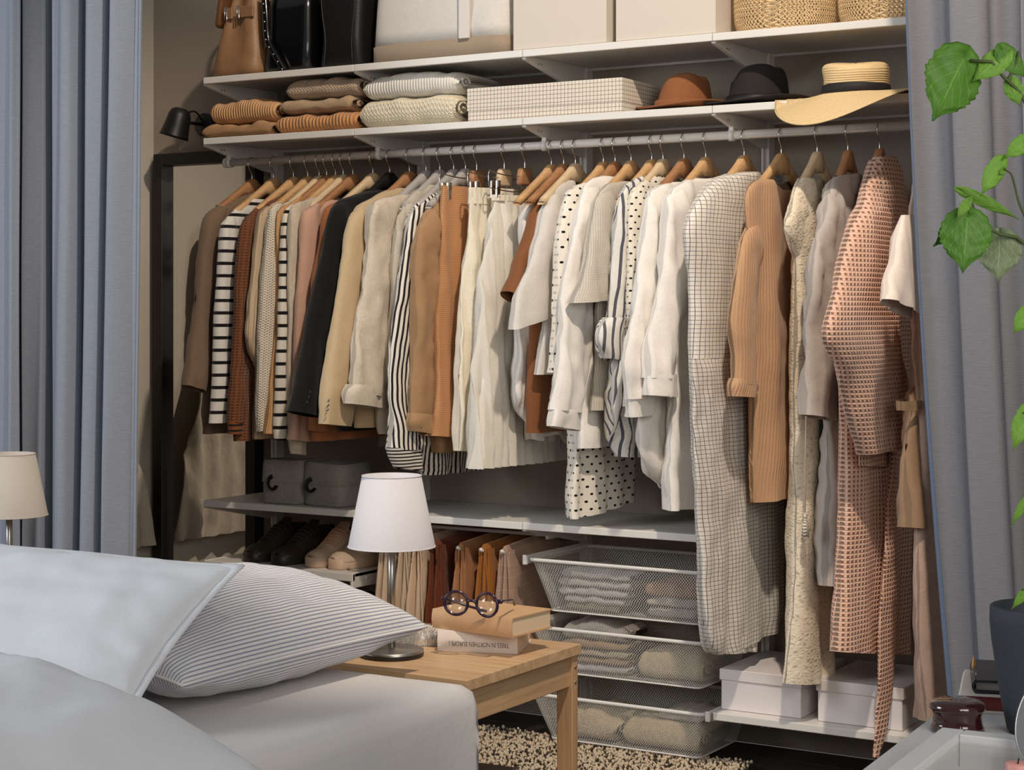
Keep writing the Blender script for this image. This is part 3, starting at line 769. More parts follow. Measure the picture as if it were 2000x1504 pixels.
# (22)
hanger_wood(1124, WP, 'pale wooden hanger with the white gauze top')
garment('gauze_top', 'white gauze top with very wide short sleeve', 'blouse', 1124, FB['gauze'],
    [(1104, 352), (1082, 366), (1068, 386), (1064, 500), (1056, 640), (1046, 732)],
    sl=[(1076, 380), (1066, 392), (1050, 459), (1008, 586), (997, 644)], sr=[(1086, 380), (1084, 442), (1098, 530), (1108, 600)], T=.022, TS=.03, wr=.006, dip=.03, fold=(.006, 8.))
# (23)
hanger_wood(1178.5, W, 'wooden hanger with the white polka dot dress')
garment('polka_dot_dress', 'white dress with black polka dots, longest of the middle group', 'dress', 1178.5, FB['dots'],
    [(1152, 352), (1126, 364), (1106, 384), (1112, 520), (1116, 700), (1116, 860), (1114, 1014)], [(1200, 352), (1226, 380), (1238, 480), (1244, 640), (1242, 800), (1240, 900), (1234, 972)],
    sl=[(1116, 374), (1104, 388), (1090, 459), (1088, 560), (1084, 660), (1080, 728)], sr=[(1132, 372), (1128, 420), (1122, 540), (1116, 640), (1106, 726)], T=.026, TS=.026, fold=(.008, 9.))
# (24)
hanger_wood(1201.5, WR, 'brown wooden hanger with the white shirt over the dotted dress')
garment('white_shirt', 'white cotton shirt with buttoned cuff in front of the polka dot dress', 'shirt', 1201.5, FB['white'],
    [(1174, 334), (1154, 352), (1138, 376), (1136, 520), (1134, 700), (1132, 876)],
    sl=[(1150, 366), (1136, 380), (1108, 503), (1091, 679), (1076, 800)], sr=[(1166, 364), (1170, 420), (1160, 560), (1144, 700), (1130, 808)], T=.026, TS=.028, wr=.009, neck=(.06, .026, .032),
    cuffs=[([(1078, 796), (1074, 832)], [(1130, 804), (1126, 842)], .027)])
# (25)
hanger_wood(1232.5, W, 'wooden hanger with the seersucker shirt')
garment('seersucker_shirt', 'pale seersucker shirt with short flared sleeve', 'shirt', 1232.5, FB['seersucker'],
    [(1208, 344), (1184, 362), (1165, 390), (1166, 520), (1166, 660), (1160, 802)],
    sl=[(1178, 374), (1164, 390), (1157, 437), (1137, 538), (1123, 592)], sr=[(1194, 370), (1202, 420), (1200, 500), (1188, 584)], T=.022, TS=.03, wr=.006, neck=(.06, .026, .03),
    bot=1.3)
# (26)
hanger_wood(1273, W, 'wooden hanger with the slate striped shirt')
garment('striped_shirt', 'white shirt with slate stripes and tab-rolled sleeve', 'shirt', 1273, FB['navystripe'],
    [(1246, 344), (1222, 362), (1207, 386), (1202, 520), (1196, 680), (1192, 800), (1206, 892)], bodyR=[(1296, 344), (1318, 380), (1322, 520), (1318, 700), (1306, 800), (1290, 894)],
    sl=[(1220, 368), (1206, 388), (1200, 440), (1196, 547), (1192, 640)], sr=[(1234, 366), (1234, 420), (1230, 540), (1222, 640)], T=.022, TS=.024, wr=.008, fold=(.010, 14.),
    cuffs=[([(1188, 620), (1174, 640), (1172, 668), (1184, 700)], [(1218, 620), (1222, 650), (1220, 680), (1216, 708)], .026)])
# (27)
hanger_wood(1295, WP, 'pale wooden hanger with the cream polka dot shirt')
garment('polka_dot_shirt', 'cream shirt with small black dots between striped and white shirts', 'shirt', 1295, FB['dots2'],
    [(1270, 344), (1248, 360), (1233, 380), (1232, 520), (1228, 680), (1226, 800)],
    sl=[(1246, 366), (1232, 382), (1228, 503), (1224, 679), (1220, 794)], sr=[(1262, 366), (1262, 440), (1258, 600), (1250, 700), (1242, 796)], T=.018, TS=.022)
# (28)
hanger_wood(1336, WR, 'reddish wooden hanger with the white shirt beside the cream dots')
garment('white_shirt', 'white long-sleeved shirt with curved tail beside the cream dotted shirt', 'shirt', 1336, FB['white'],
    [(1306, 346), (1284, 364), (1266, 390), (1264, 560), (1258, 740), (1250, 860), (1262, 910), (1300, 956)], bodyR=[(1366, 346), (1386, 380), (1394, 500), (1392, 700), (1384, 860), (1370, 930), (1350, 956)],
    sl=[(1278, 376), (1265, 392), (1256, 459), (1243, 547), (1220, 701), (1224, 780)], sr=[(1296, 376), (1300, 440), (1292, 540), (1280, 660), (1270, 770)], T=.026, TS=.03, wr=.009, neck=(.06, .026, .032),
    cuffs=[([(1224, 772), (1228, 815)], [(1270, 766), (1269, 808)], .028)])
# (29)
hanger_wood(1378.5, W, 'wooden hanger with the long white shirt dress')
garment('white_shirt_dress', 'long white cotton shirt dress with turned-back cuff', 'dress', 1378.5, FB['white'],
    [(1350, 338), (1326, 358), (1306, 388), (1312, 540), (1312, 720), (1308, 860), (1306, 998)],
    sl=[(1322, 370), (1305, 389), (1299, 446), (1284, 582), (1272, 690), (1270, 738)], sr=[(1340, 368), (1346, 440), (1336, 560), (1322, 660), (1312, 740)], T=.03, TS=.03, wr=.009, neck=(.06, .026, .034), fold=(.009, 9.),
    cuffs=[([(1269, 734), (1268, 772)], [(1312, 730), (1310, 776)], .033)])
# (30)
hanger_wood(1453.5, W, 'wooden hanger with the long checked dress')
garment('checked_dress', 'very long cream dress with fine black window check', 'dress', 1453.5, FB['check'],
    [(1440, 326), (1396, 352), (1356, 400), (1341, 450), (1348, 545), (1349, 640), (1351, 762), (1357, 900), (1368, 1050), (1374, 1200), (1382, 1262), (1392, 1276)], bodyR=[(1470, 328), (1510, 346), (1538, 400), (1540, 560), (1534, 720), (1530, 900), (1528, 1050), (1526, 1160), (1522, 1190), (1508, 1222)],
    T=.045, wr=.0035, fold=(.007, 5.), neck=(.045, .024, .016), bbot=1.1)
cw = COL.objects['checked_dress']
cloth('front_panel', YZ([(1352, 700), (1358, 900), (1369, 1050), (1375, 1200), (1384, 1264), (1394, 1278)], WL[cw.name].x + .03), YZ([(1440, 700), (1466, 900), (1476, 1050), (1476, 1160), (1474, 1220), (1470, 1272)], WL[cw.name].x + .03), WL[cw.name].x + .03, .02, FB['check'], cw, fold=(.006, 7.), seed=8., wr=.005)
# (31)
hanger_wood(1526, W, 'wooden hanger showing both arms in the sand ribbed dress')
garment('ribbed_dress', 'sand coloured ribbed knit dress with turned-up cuff', 'dress', 1526, FB['tanrib'],
    [(1482, 350), (1462, 364), (1455, 400), (1464, 500), (1470, 640), (1474, 800), (1480, 982)], bodyR=[(1564, 354), (1578, 364), (1584, 400), (1580, 500), (1574, 640), (1562, 800), (1548, 958)],
    sl=[(1466, 440), (1452, 460), (1441, 509), (1433, 580), (1430, 640), (1434, 690), (1434, 750)], sr=[(1474, 430), (1480, 480), (1476, 560), (1472, 640), (1472, 700), (1470, 752)], T=.026, TS=.026, wr=.004, fold=(.008, 7.), dip=.028,
    cuffs=[([(1432, 738), (1427, 752), (1428, 774)], [(1470, 744), (1473, 756), (1464, 776)], .030)])
# (32)
hanger_wood(1596, WP, 'wooden hanger showing both arms in the ivory lace dress', .15)
garment('lace_dress', 'long ivory lace dress with scalloped cap sleeve', 'dress', 1596, FB['lace'],
    [(1562, 348), (1550, 380), (1540, 430), (1552, 500), (1550, 640), (1549, 900), (1548, 1100), (1540, 1336)], bodyR=[(1618, 350), (1634, 400), (1634, 460), (1622, 560), (1612, 700), (1606, 900), (1606, 1100), (1610, 1326)],
    sl=[(1560, 360), (1546, 400), (1531, 437), (1534, 456), (1550, 490), (1566, 528)], sr=[(1580, 366), (1582, 410), (1582, 450), (1580, 480), (1578, 510), (1574, 532)], T=.03, TS=.03, wr=.005, fold=(.010, 6.), dip=.04, bot=.4)
cw = COL.objects['lace_dress']; xx = WL[cw.name].x + .05
tube('tie_cord', [atX(1576, 560, xx), atX(1575, 760, xx), atX(1572, 1005, xx)], .0022, FB['creamknit'], cw, 8)
V, Fc = lathegeo([(.001, .012), (.006, .008), (.006, 0), (.004, -.004), (.008, -.02), (.010, -.055), (.0, -.055)], atX(1573, 1008, xx), 20)
add('tassel', V, Fc, FB['creamknit'], cw, uv=[(v[1], v[2]) for v in V])
# (33)
hanger_wood(1656, WR, 'reddish wooden hanger with the grey linen shirt dress', .11)
garment('grey_linen_dress', 'grey linen shirt dress with collar and long loose sleeve', 'dress', 1656, FB['greige'],
    [(1644, 330), (1628, 348), (1616, 380), (1622, 520), (1618, 760), (1614, 980), (1608, 1144)], bodyR=[(1676, 330), (1692, 360), (1700, 420), (1698, 600), (1690, 800), (1684, 980), (1680, 1140)],
    sl=[(1622, 370), (1612, 400), (1596, 464), (1578, 540), (1576, 680), (1572, 810)], sr=[(1634, 366), (1640, 420), (1642, 500), (1636, 600), (1630, 700), (1622, 821)], T=.03, TS=.028, wr=.010, neck=(.055, .026, .03))
# (34) robe
hanger_wood(1718, WR, 'reddish wooden hanger with the coral waffle robe', .09)
garment('waffle_robe', 'coral waffle-weave bathrobe with wide sleeve and long belt', 'bathrobe', 1718, FB['waffle'],
    [(1704, 312), (1694, 352), (1684, 396), (1660, 520), (1648, 700), (1646, 900), (1642, 1080), (1628, 1272)], bodyR=[(1736, 312), (1754, 360), (1768, 420), (1776, 560), (1774, 720), (1770, 900), (1768, 1080), (1762, 1276)],
    sl=[(1692, 372), (1684, 400), (1662, 446), (1636, 559), (1614, 654), (1645, 740), (1664, 820), (1681, 888)], sr=[(1714, 372), (1722, 420), (1732, 500), (1744, 590), (1752, 690), (1764, 762), (1772, 810), (1779, 866)], T=.035, TS=.04, wr=.0035, fold=(.006, 5.), rear=False, snoff=.075)
cw = COL.objects['waffle_robe']; xx = WL[cw.name].x
cloth('pocket', YZ([(1642, 830), (1642, 908)], xx), YZ([(1710, 836), (1708, 910)], xx), xx + .050, .006, FB['waffle'], cw, fold=(.002, 8), wr=.001, top=.9, step=.01)
cloth('sleeve', YZ([(1760, 400), (1776, 560), (1774, 760), (1762, 1100), (1760, 1250)], xx), YZ([(1776, 420), (1792, 560), (1796, 760), (1782, 1100), (1790, 1256)], xx), xx - .03, .025, FB['waffle'], cw, fold=(.004, 8), wr=.004)
cloth('belt', YZ([(1734, 860), (1722, 1010), (1718, 1120), (1708, 1250), (1708, 1350), (1702, 1478)], xx + .06), YZ([(1746, 860), (1732, 1010), (1738, 1120), (1740, 1250), (1734, 1350), (1708, 1484)], xx + .06), xx + .07, .006, FB['waffle'], cw, fold=(.003, 6), wr=.004, NU=10)
cloth('shawl_collar', YZ([(1706, 306), (1700, 340), (1702, 380), (1716, 440)], xx), YZ([(1732, 308), (1742, 350), (1752, 420), (1764, 520)], xx), xx + .012, .034, FB['waffle'], cw, fold=(.002, 6), wr=.003, top=.7)
# (35-37) half behind the right curtain
hanger_wood(1838, W, 'wooden hanger mostly behind the curtain with the blush blouse')
garment('blush_blouse', 'pale blush blouse with short flared sleeve beside the curtain edge', 'blouse', 1838, FB['blush'],
    [(1806, 330), (1798, 400), (1794, 520), (1794, 640), (1796, 760)], bodyR=[(1796, 330), (1826, 420), (1830, 560), (1826, 700), (1822, 780)],
    sl=[(1762, 420), (1750, 470), (1742, 520), (1728, 584)], sr=[(1784, 420), (1800, 480), (1800, 560), (1790, 624)], T=.02, TS=.03, rear=False, snoff=.04)
hanger_wood(1856, W, 'wooden hanger behind the curtain with the beige belted coat')
garment('belted_coat', 'beige poplin coat with tied belt behind the robe', 'coat', 1856, FB['beigecoat'],
    [(1824, 340), (1820, 420), (1814, 600), (1798, 740), (1778, 790), (1772, 900), (1770, 1030)], bodyR=[(1812, 340), (1830, 420), (1830, 600), (1812, 790), (1800, 900), (1790, 1032)],
    T=.022, wr=.008, fold=(.010, 8.))
cw = COL.objects['belted_coat']; xx = WL[cw.name].x
cloth('belt', YZ([(1762, 784), (1764, 802)], xx), YZ([(1800, 776), (1800, 794)], xx), xx, .030, FB['beigecoat'], cw, fold=(.003, 12), top=.95, step=.006)
hanger_wood(1874, W, 'wooden hanger behind the curtain with the pale rose dress')
garment('rose_dress', 'floor-length pale rose poplin dress beside the right curtain', 'dress', 1874, FB['pinklong'],
    [(1792, 340), (1786, 440), (1790, 600), (1796, 780), (1796, 1000), (1796, 1200), (1802, 1408)], bodyR=[(1826, 340), (1850, 440), (1850, 600), (1846, 800), (1860, 1000), (1872, 1200), (1880, 1400)],
    T=.03, wr=.005, fold=(.012, 7.))

# ------------------------------------------------------------------ curtains
def curtain(name, label, x0, x1, z0, z1, Y, mat, waves, amp, edge=None, seed=0., right=None, hem=None, left=None, flare=.0, n=220, phase=0.):
    """pleated cloth from rail to floor; left/right: functions giving the side edge shift at height fraction f (0 top)"""
    t = thing(name, label, 'curtain', ((x0 + x1) / 2, Y, z0))
    V, Fc, UV = [], [], []; m = 34; thick = .0012
    for j in range(m + 1):
        f = j / m; z = z1 + (z0 - z1) * f
        a = x0 + (left(f) if left else 0); b = x1 + (right(f) if right else 0); L = 0; pv = None
        for i in range(n + 1):
            u = i / n; wv = waves * u * 2 * PI + phase
            wob = 1.1 * nz(u * 5, seed, f * .8) * (1 - f * .2)
            am = amp * (.65 + .5 * f) * (.7 + .6 * nz(u * 6.5, seed + 9))
            d = am * (math.sin(wv + wob * 2) + .28 * math.sin(2.3 * wv + seed + wob))
            x = a + (b - a) * u + am * .35 * math.sin(2 * wv + wob * 3 + seed)
            p = Vector((x, Y + d + .006 * nz(u * 30, f * 3, seed), z))
            if pv is not None: L += (p - pv).length
            pv = p; V.append(p); UV.append((L, z))
    for j in range(m):
        for i in range(n):
            q = j * (n + 1) + i; Fc.append([q, q + 1, q + n + 2, q + n + 1])
    o = add('cloth', V, Fc, mat, t, uv=UV)
    md = o.modifiers.new('thickness', 'SOLIDIFY'); md.thickness = thick
    if hem is not None:
        # stitched leading edge
        cols = range(0, 4) if hem == 'left' else range(n - 3, n + 1)
        HV, HF, HU = [], [], []
        for j in range(m + 1):
            for i in cols:
                p = V[j * (n + 1) + i]; HV.append((p[0], p[1] - .003, p[2])); HU.append(UV[j * (n + 1) + i])
        k = len(list(cols))
        for j in range(m):
            for i in range(k - 1): q = j * k + i; HF.append([q, q + 1, q + k + 1, q + k])
        h = add('edge_hem', HV, HF, 'curtain_hem' if hem == 'left' else mat, t, uv=HU)
        h.modifiers.new('thickness', 'SOLIDIFY').thickness = .002
    return t
curtain('curtain', 'blue-grey curtain panel drawn to the left beside the mirror', -.10, .402, .02, 2.62, -1.10, 'curtain', 4.2, .046, seed=2.2, right=lambda f: -.045 * f, hem='right')
curtain('curtain', 'darker blue-grey curtain panel at the far left edge', -1.0, .03, .02, 2.62, -1.19, 'curtain', 8, .045, seed=5.1)
curtain('curtain', 'grey-blue sheer curtain panel drawn to the right behind the plant', 2.40, 3.1, .02, 2.62, -.75, 'curtain_sheer', 2.8, .055, seed=8.4, left=lambda f: .055 + .15 * f ** 1.6, hem='left', phase=1.2)

# ------------------------------------------------------------------ mirror, coat on the side wall, wall lamp
t = thing('floor_mirror', 'tall mirror with thick black frame against the back wall', 'mirror', (-.3, 0, 0))
MX0, MX1, MZ1 = -.531, -.071, 1.818
for nm, a in (('frame_side', (MX0, MX0 + .042, -.035, .016, .0, MZ1)), ('frame_side', (MX1 - .042, MX1, -.035, .016, .0, MZ1)),
              ('frame_top', (MX0 + .042, MX1 - .042, -.035, .016, MZ1 - .042, MZ1)), ('frame_bottom', (MX0 + .042, MX1 - .042, -.035, .016, 0, .042))):
    box(nm, *a, 'black_frame', t, .002)
box('glass', MX0 + .04, MX1 - .04, -.004, .006, .04, MZ1 - .04, 'mirror', t, 0)
def sidecoat():
    t = thing('linen_coat', 'crumpled natural linen coat hanging on the side wall, seen in the mirror', 'coat', (XL + .08, -.33, .35))
    def tubeX(name, rows, T, seed, n=30):
        # rows: (y centre, z, half width)
        P = crv([Vector(r) for r in rows], 44); V, Fc, UV = [], [], []
        for j, q in enumerate(P):
            for k in range(2 * n):
                a = PI * k / n; c, s = math.cos(a), math.sin(a)
                y = q.x + q.z * c; z = q.y
                f = .016 * nz(y * 14, z * 9, seed) + .012 * nz(y * 32, z * 26, seed) + .010 * math.sin(y * 70 + seed + 2 * nz(z * 4, seed))
                V.append((XL + .075 + T * math.copysign(abs(s) ** .8, s) * min(1, .4 + j * .06) + f, y, z)); UV.append((y, z))
        for j in range(len(P) - 1):
            for k in range(2 * n): Fc.append([j * 2 * n + k, j * 2 * n + (k + 1) % (2 * n), (j + 1) * 2 * n + (k + 1) % (2 * n), (j + 1) * 2 * n + k])
        add(name, V, Fc, FB['linen'], t, uv=UV)
    tubeX('body', [(-.40, 1.60, .05), (-.40, 1.55, .12), (-.40, 1.40, .14), (-.39, 1.1, .16), (-.36, .8, .22), (-.33, .44, .28)], .014, 1.)
    tubeX('sleeve', [(-.52, 1.53, .03), (-.55, 1.4, .06), (-.57, 1.1, .065), (-.56, .8, .07)], .010, 4., 16)
    k = thing('coat_hook', 'small black wall hook above the linen coat', 'hook', (XL, -.38, 1.62))
    box('plate', XL + .0, XL + .008, -.392, -.368, 1.60, 1.66, 'black_metal', k, .002)
    tube('peg', [(XL + .006, -.38, 1.62), (XL + .04, -.38, 1.615), (XL + .075, -.38, 1.64)], .005, 'black_metal', k)
sidecoat()
t = thing('wall_lamp', 'matt black wall spotlight above the mirror', 'wall lamp', (-.327, .02, 1.92))
V, Fc = lathegeo([(0, 0), (.036, 0), (.040, -.004), (.040, -.022), (.034, -.028), (0, -.028)], n=36)
add('wall_plate', [(-.327 + v.x, .02 + v.z, 1.915 + v.y) for v in V], Fc, 'black_metal', t)
tube('arm', [(-.327, -.005, 1.915), (-.327, -.085, 1.915), (-.338, -.105, 1.918)], .006, 'black_metal', t)
tube('cable', crv([(-.325, -.008, 1.925), (-.318, -.055, 1.955), (-.325, -.10, 1.945)], 16), .0028, 'black_metal', t, 8)
ax = Vector((-.28, -.10, -1)).normalized(); bx = ax.cross(Vector((0, 1, 0))).normalized(); by = ax.cross(bx)
o0 = Vector((-.326, -.115, 1.962))
def lampfx(P): return [o0 + bx * v.x + by * v.y + ax * v.z for v in P]
V, Fc = lathegeo([(0, 0), (.018, .001), (.032, .009), (.039, .026), (.043, .06), (.049, .095), (.052, .104), (.048, .100), (.039, .058), (.030, .02), (0, .012)], n=36)
add('lamp_shade', lampfx(V), Fc, 'black_metal', t)
V, Fc = lathegeo([(0, .045), (.014, .048), (.020, .062), (.014, .076), (0, .08)], n=20)
add('bulb', lampfx(V), Fc, 'lampshade_in', t)

# ------------------------------------------------------------------ top shelf bags, boxes, baskets
zt = ZA
bx0 = atZ(455, 146, ZA)
def tanbag():
    t = thing('handbag', 'tan leather handbag with flap and side belt on the top shelf', 'handbag', (.108, -.235, zt))
    cx, cy = .108, -.235
    def fx(q, th, f):
        # pinched gusset with a seam down the middle of the end
        e = math.exp(-((q.x - cx) / .03) ** 2) * (1 if q.y < cy else -1)
        q.y += .030 * e * min(1, f * 1.6) ; q.x += .006 * nz(q.z * 14, q.y * 9, 2); q.y += .008 * nz(q.x * 18, q.z * 16, 4); return q
    rows = [(cx, cy, zt + .003, .088, .118), (cx, cy, zt + .010, .102, .130), (cx, cy, zt + .035, .105, .133), (cx + .004, cy, zt + .09, .092, .128), (cx + .010, cy, zt + .15, .081, .122), (cx + .018, cy, zt + .22, .068, .116), (cx + .024, cy, zt + .30, .056, .11)]
    rr = [tuple(v) for v in crv([Vector((a[0], a[2], a[3])) for a in rows], 26)]; ry = [v.x for v in crv([Vector((a[4], a[2] * 1, 0)) for a in rows], 26)]
    sloft('body', [(a[0], cy, a[1], a[2], b) for a, b in zip(rr, ry)], 'leather_tan', t, 5, 72, fx=fx)
    tube('seam', [(cx + .002, cy - .098 + .004, zt + .02), (cx + .003, cy - .09, zt + .12), (cx + .012, cy - .082, zt + .28)], .0016, 'leather_tan_dark', t, 8)
    sloft('flap', [(cx - .080, cy, zt + .165, .010, .108), (cx - .078, cy, zt + .175, .014, .115), (cx - .066, cy, zt + .24, .012, .118), (cx - .045, cy, zt + .31, .014, .116), (cx, cy, zt + .325, .05, .112)], 'leather_tan_dark', t, 5, 48)
    b = box('belt', cx + .024, cx + .078, cy - .123, cy - .114, zt + .185, zt + .222, 'leather_tan', t, .002)
    for dx, yy in ((.020, -.128), (-.034, -.124)):
        x = cx + dx; tube('buckle', [(x - .003, cy + yy, zt + .183), (x - .003, cy + yy, zt + .224), (x + .003, cy + yy + .003, zt + .224), (x + .003, cy + yy + .003, zt + .183)], .0022, 'chrome', t, 8, True)
    box('belt', cx - .034, cx - .014, cy - .116, cy - .108, zt + .185, zt + .222, 'leather_tan', t, .002)
    tube('handle', crv([(cx - .02, cy - .06, zt + .30), (cx - .01, cy - .05, zt + .40), (cx, cy + .03, zt + .40), (cx, cy + .06, zt + .30)], 20), .007, 'leather_tan', t)
tanbag()
def patentbag():
    cx, cy = .315, -.235
    t = thing('handbag', 'black patent handbag with studded edge between tan bag and black tote', 'handbag', (cx, cy, zt))
    def fx(q, th, f): q.x += .008 * nz(q.z * 9, q.y * 9, 7); return q
    sloft('body', [(cx, cy, zt + .002, .085, .115), (cx, cy, zt + .012, .095, .125), (cx, cy, zt + .10, .092, .118), (cx, cy, zt + .2, .088, .112), (cx, cy, zt + .27, .084, .105), (cx, cy, zt + .272, .07, .09)], 'patent', t, 6, 64, fx=fx)
    P = crv([(cx - .085, cy - .128, zt + .26), (cx - .072, cy - .135, zt + .18), (cx - .062, cy - .138, zt + .10), (cx - .035, cy - .140, zt + .06), (cx + .0, cy - .136, zt + .006)], 20)
    V, Fc = [], []
    for i, p in enumerate(P):
        V += [(p.x - .014, p.y + .006, p.z), (p.x, p.y - .006, p.z), (p.x + .020, p.y + .004, p.z), (p.x, p.y + .012, p.z)]
    for i in range(len(P) - 1):
        for k in range(4): Fc.append([i * 4 + k, i * 4 + (k + 1) % 4, i * 4 + 4 + (k + 1) % 4, i * 4 + 4 + k])
    tr = add('studded_trim', V, Fc, 'patent', t)
    for i in range(1, 20, 2):
        p = P[i]; V, Fc = lathegeo([(0, .003), (.002, .002), (.003, 0)], n=10)
        add('stud', [(p.x + .004 + v.x, p.y - .006 - v.z, p.z + v.y) for v in V], Fc, 'chrome', tr)
    for y in (cy - .07, cy + .07):
        tube('handle', crv([(cx - .05, y, zt + .22), (cx - .045, y, zt + .30), (cx, y, zt + .37), (cx + .045, y, zt + .30), (cx + .05, y, zt + .22)], 24), .007, 'leather_black', t)
patentbag()
def tote():
    cx, cy = .525, -.24
    t = thing('tote_bag', 'tall plain black leather tote beside the canvas bag', 'handbag', (cx, cy, zt))
    def fx(q, th, f): q.x += .006 * nz(q.z * 7, q.y * 8, 3); return q
    sloft('body', [(cx, cy, zt + .002, .078, .11), (cx, cy, zt + .012, .084, .118), (cx, cy, zt + .1, .076, .115), (cx, cy, zt + .2, .082, .118), (cx, cy, zt + .34, .086, .118)], 'leather_black', t, 6, 64, fx=fx)
    for s in (-1, 1): tube('seam', crv([(cx + s * .055, cy - .121, zt + .01), (cx + s * .050, cy - .119, zt + .08), (cx + s * .062, cy - .121, zt + .18), (cx + s * .07, cy - .121, zt + .33)], 16), .0016, 'leather_dark', t, 8)
tote()
def canvas():
    x0, x1, cy = .632, 1.142, -.215; cx, hx = (x0 + x1) / 2, (x1 - x0) / 2
    t = thing('canvas_bag', 'white canvas bag with beige base band on the top shelf', 'bag', (cx, cy, zt))
    FB['canvas'] = fabric('white_canvas', rgb(214, 208, 200), crumple=1., bump=.0016); FB['canvas_beige'] = fabric('beige_canvas', rgb(158, 140, 120), crumple=.6, bump=.0012)
    def fx(q, th, f): q.y += .012 * nz(q.x * 9, q.z * 9, 3); q.x += .008 * nz(q.z * 9, q.y * 9, 5); return q
    sloft('body', [(cx, cy, zt + .05, hx, .145), (cx, cy, zt + .09, hx - .004, .145), (cx, cy, zt + .16, hx - .008, .14), (cx, cy, zt + .24, hx - .012, .135), (cx, cy, zt + .33, hx - .02, .13)], FB['canvas'], t, 7, 90, fx=fx, uv=True)
    sloft('base_band', [(cx, cy, zt + .001, hx - .012, .135), (cx, cy, zt + .008, hx + .002, .148), (cx, cy, zt + .053, hx + .003, .149), (cx, cy, zt + .055, hx - .002, .144)], FB['canvas_beige'], t, 7, 90, fx=fx, uv=True)
    for x in (cx + .105,):
        box('strap', x - .018, x + .018, cy - .158, cy - .146, zt + .05, zt + .33, FB['canvas'], t, .002)
canvas()
for x0, x1, lab in ((1.164, 1.47, 'tall off-white storage box next to the canvas bag'), (1.50, 1.806, 'tall off-white storage box next to the woven baskets')):
    t = thing('storage_box', lab, 'box', ((x0 + x1) / 2, -.2, zt), group='tall boxes on the top shelf')
    box('body', x0, x1, -.374, -.03, zt + .001, zt + .30, 'box_white', t, .002)
    box('lid', x0 - .003, x1 + .003, -.377, -.027, zt + .28, zt + .325, 'box_white', t, .002)
def wicker(cx, cy, hx, hy, lab):
    t = thing('woven_basket', lab, 'basket', (cx, cy, zt), group='woven baskets on the top shelf')
    def P(th, h, off):
        k = 1 - .10 * math.exp(-h / .018); sp = lambda x: math.copysign(abs(x) ** (2 / 3.2), x)
        n = Vector((math.cos(th), math.sin(th), 0))
        return Vector((cx + hx * k * sp(math.cos(th)), cy + hy * k * sp(math.sin(th)), zt + .004 + h)) + n * off
    m = MT.setdefault('rattan', plain('split_bamboo_strips', rgb(214, 184, 138), .6, nscale=40, nstr=.18))
    V, Fc = [], []; N = 84; S = 40; H = .26
    for d in (-1, 1):
        for i in range(N):
            b = len(V); t0 = 2 * PI * i / N
            for j in range(S + 1):
                h = H * j / S; th = t0 + d * h * 5.2
                off = .0016 * d * math.cos(j * PI)
                wv = .0125
                V += [P(th - wv, h, off), P(th + wv, h, off)]
            for j in range(S): q = b + 2 * j; Fc.append([q, q + 1, q + 3, q + 2])
    o = add('weave', V, Fc, m, t, smooth=False); o['kind'] = 'stuff'
    o.modifiers.new('thickness', 'SOLIDIFY').thickness = .0012
    sloft('base', [(cx, cy, zt + .001, hx * .88, hy * .88), (cx, cy, zt + .008, hx * .92, hy * .92)], m, t, 3.2, 48)
    tube('rim', [P(2 * PI * k / 48, .26, 0) for k in range(48)], .006, m, t, 8, True)
wicker(1.965, -.225, .145, .135, 'woven bamboo basket next to the off-white box')
wicker(2.262, -.225, .140, .135, 'woven bamboo basket nearest the right curtain')

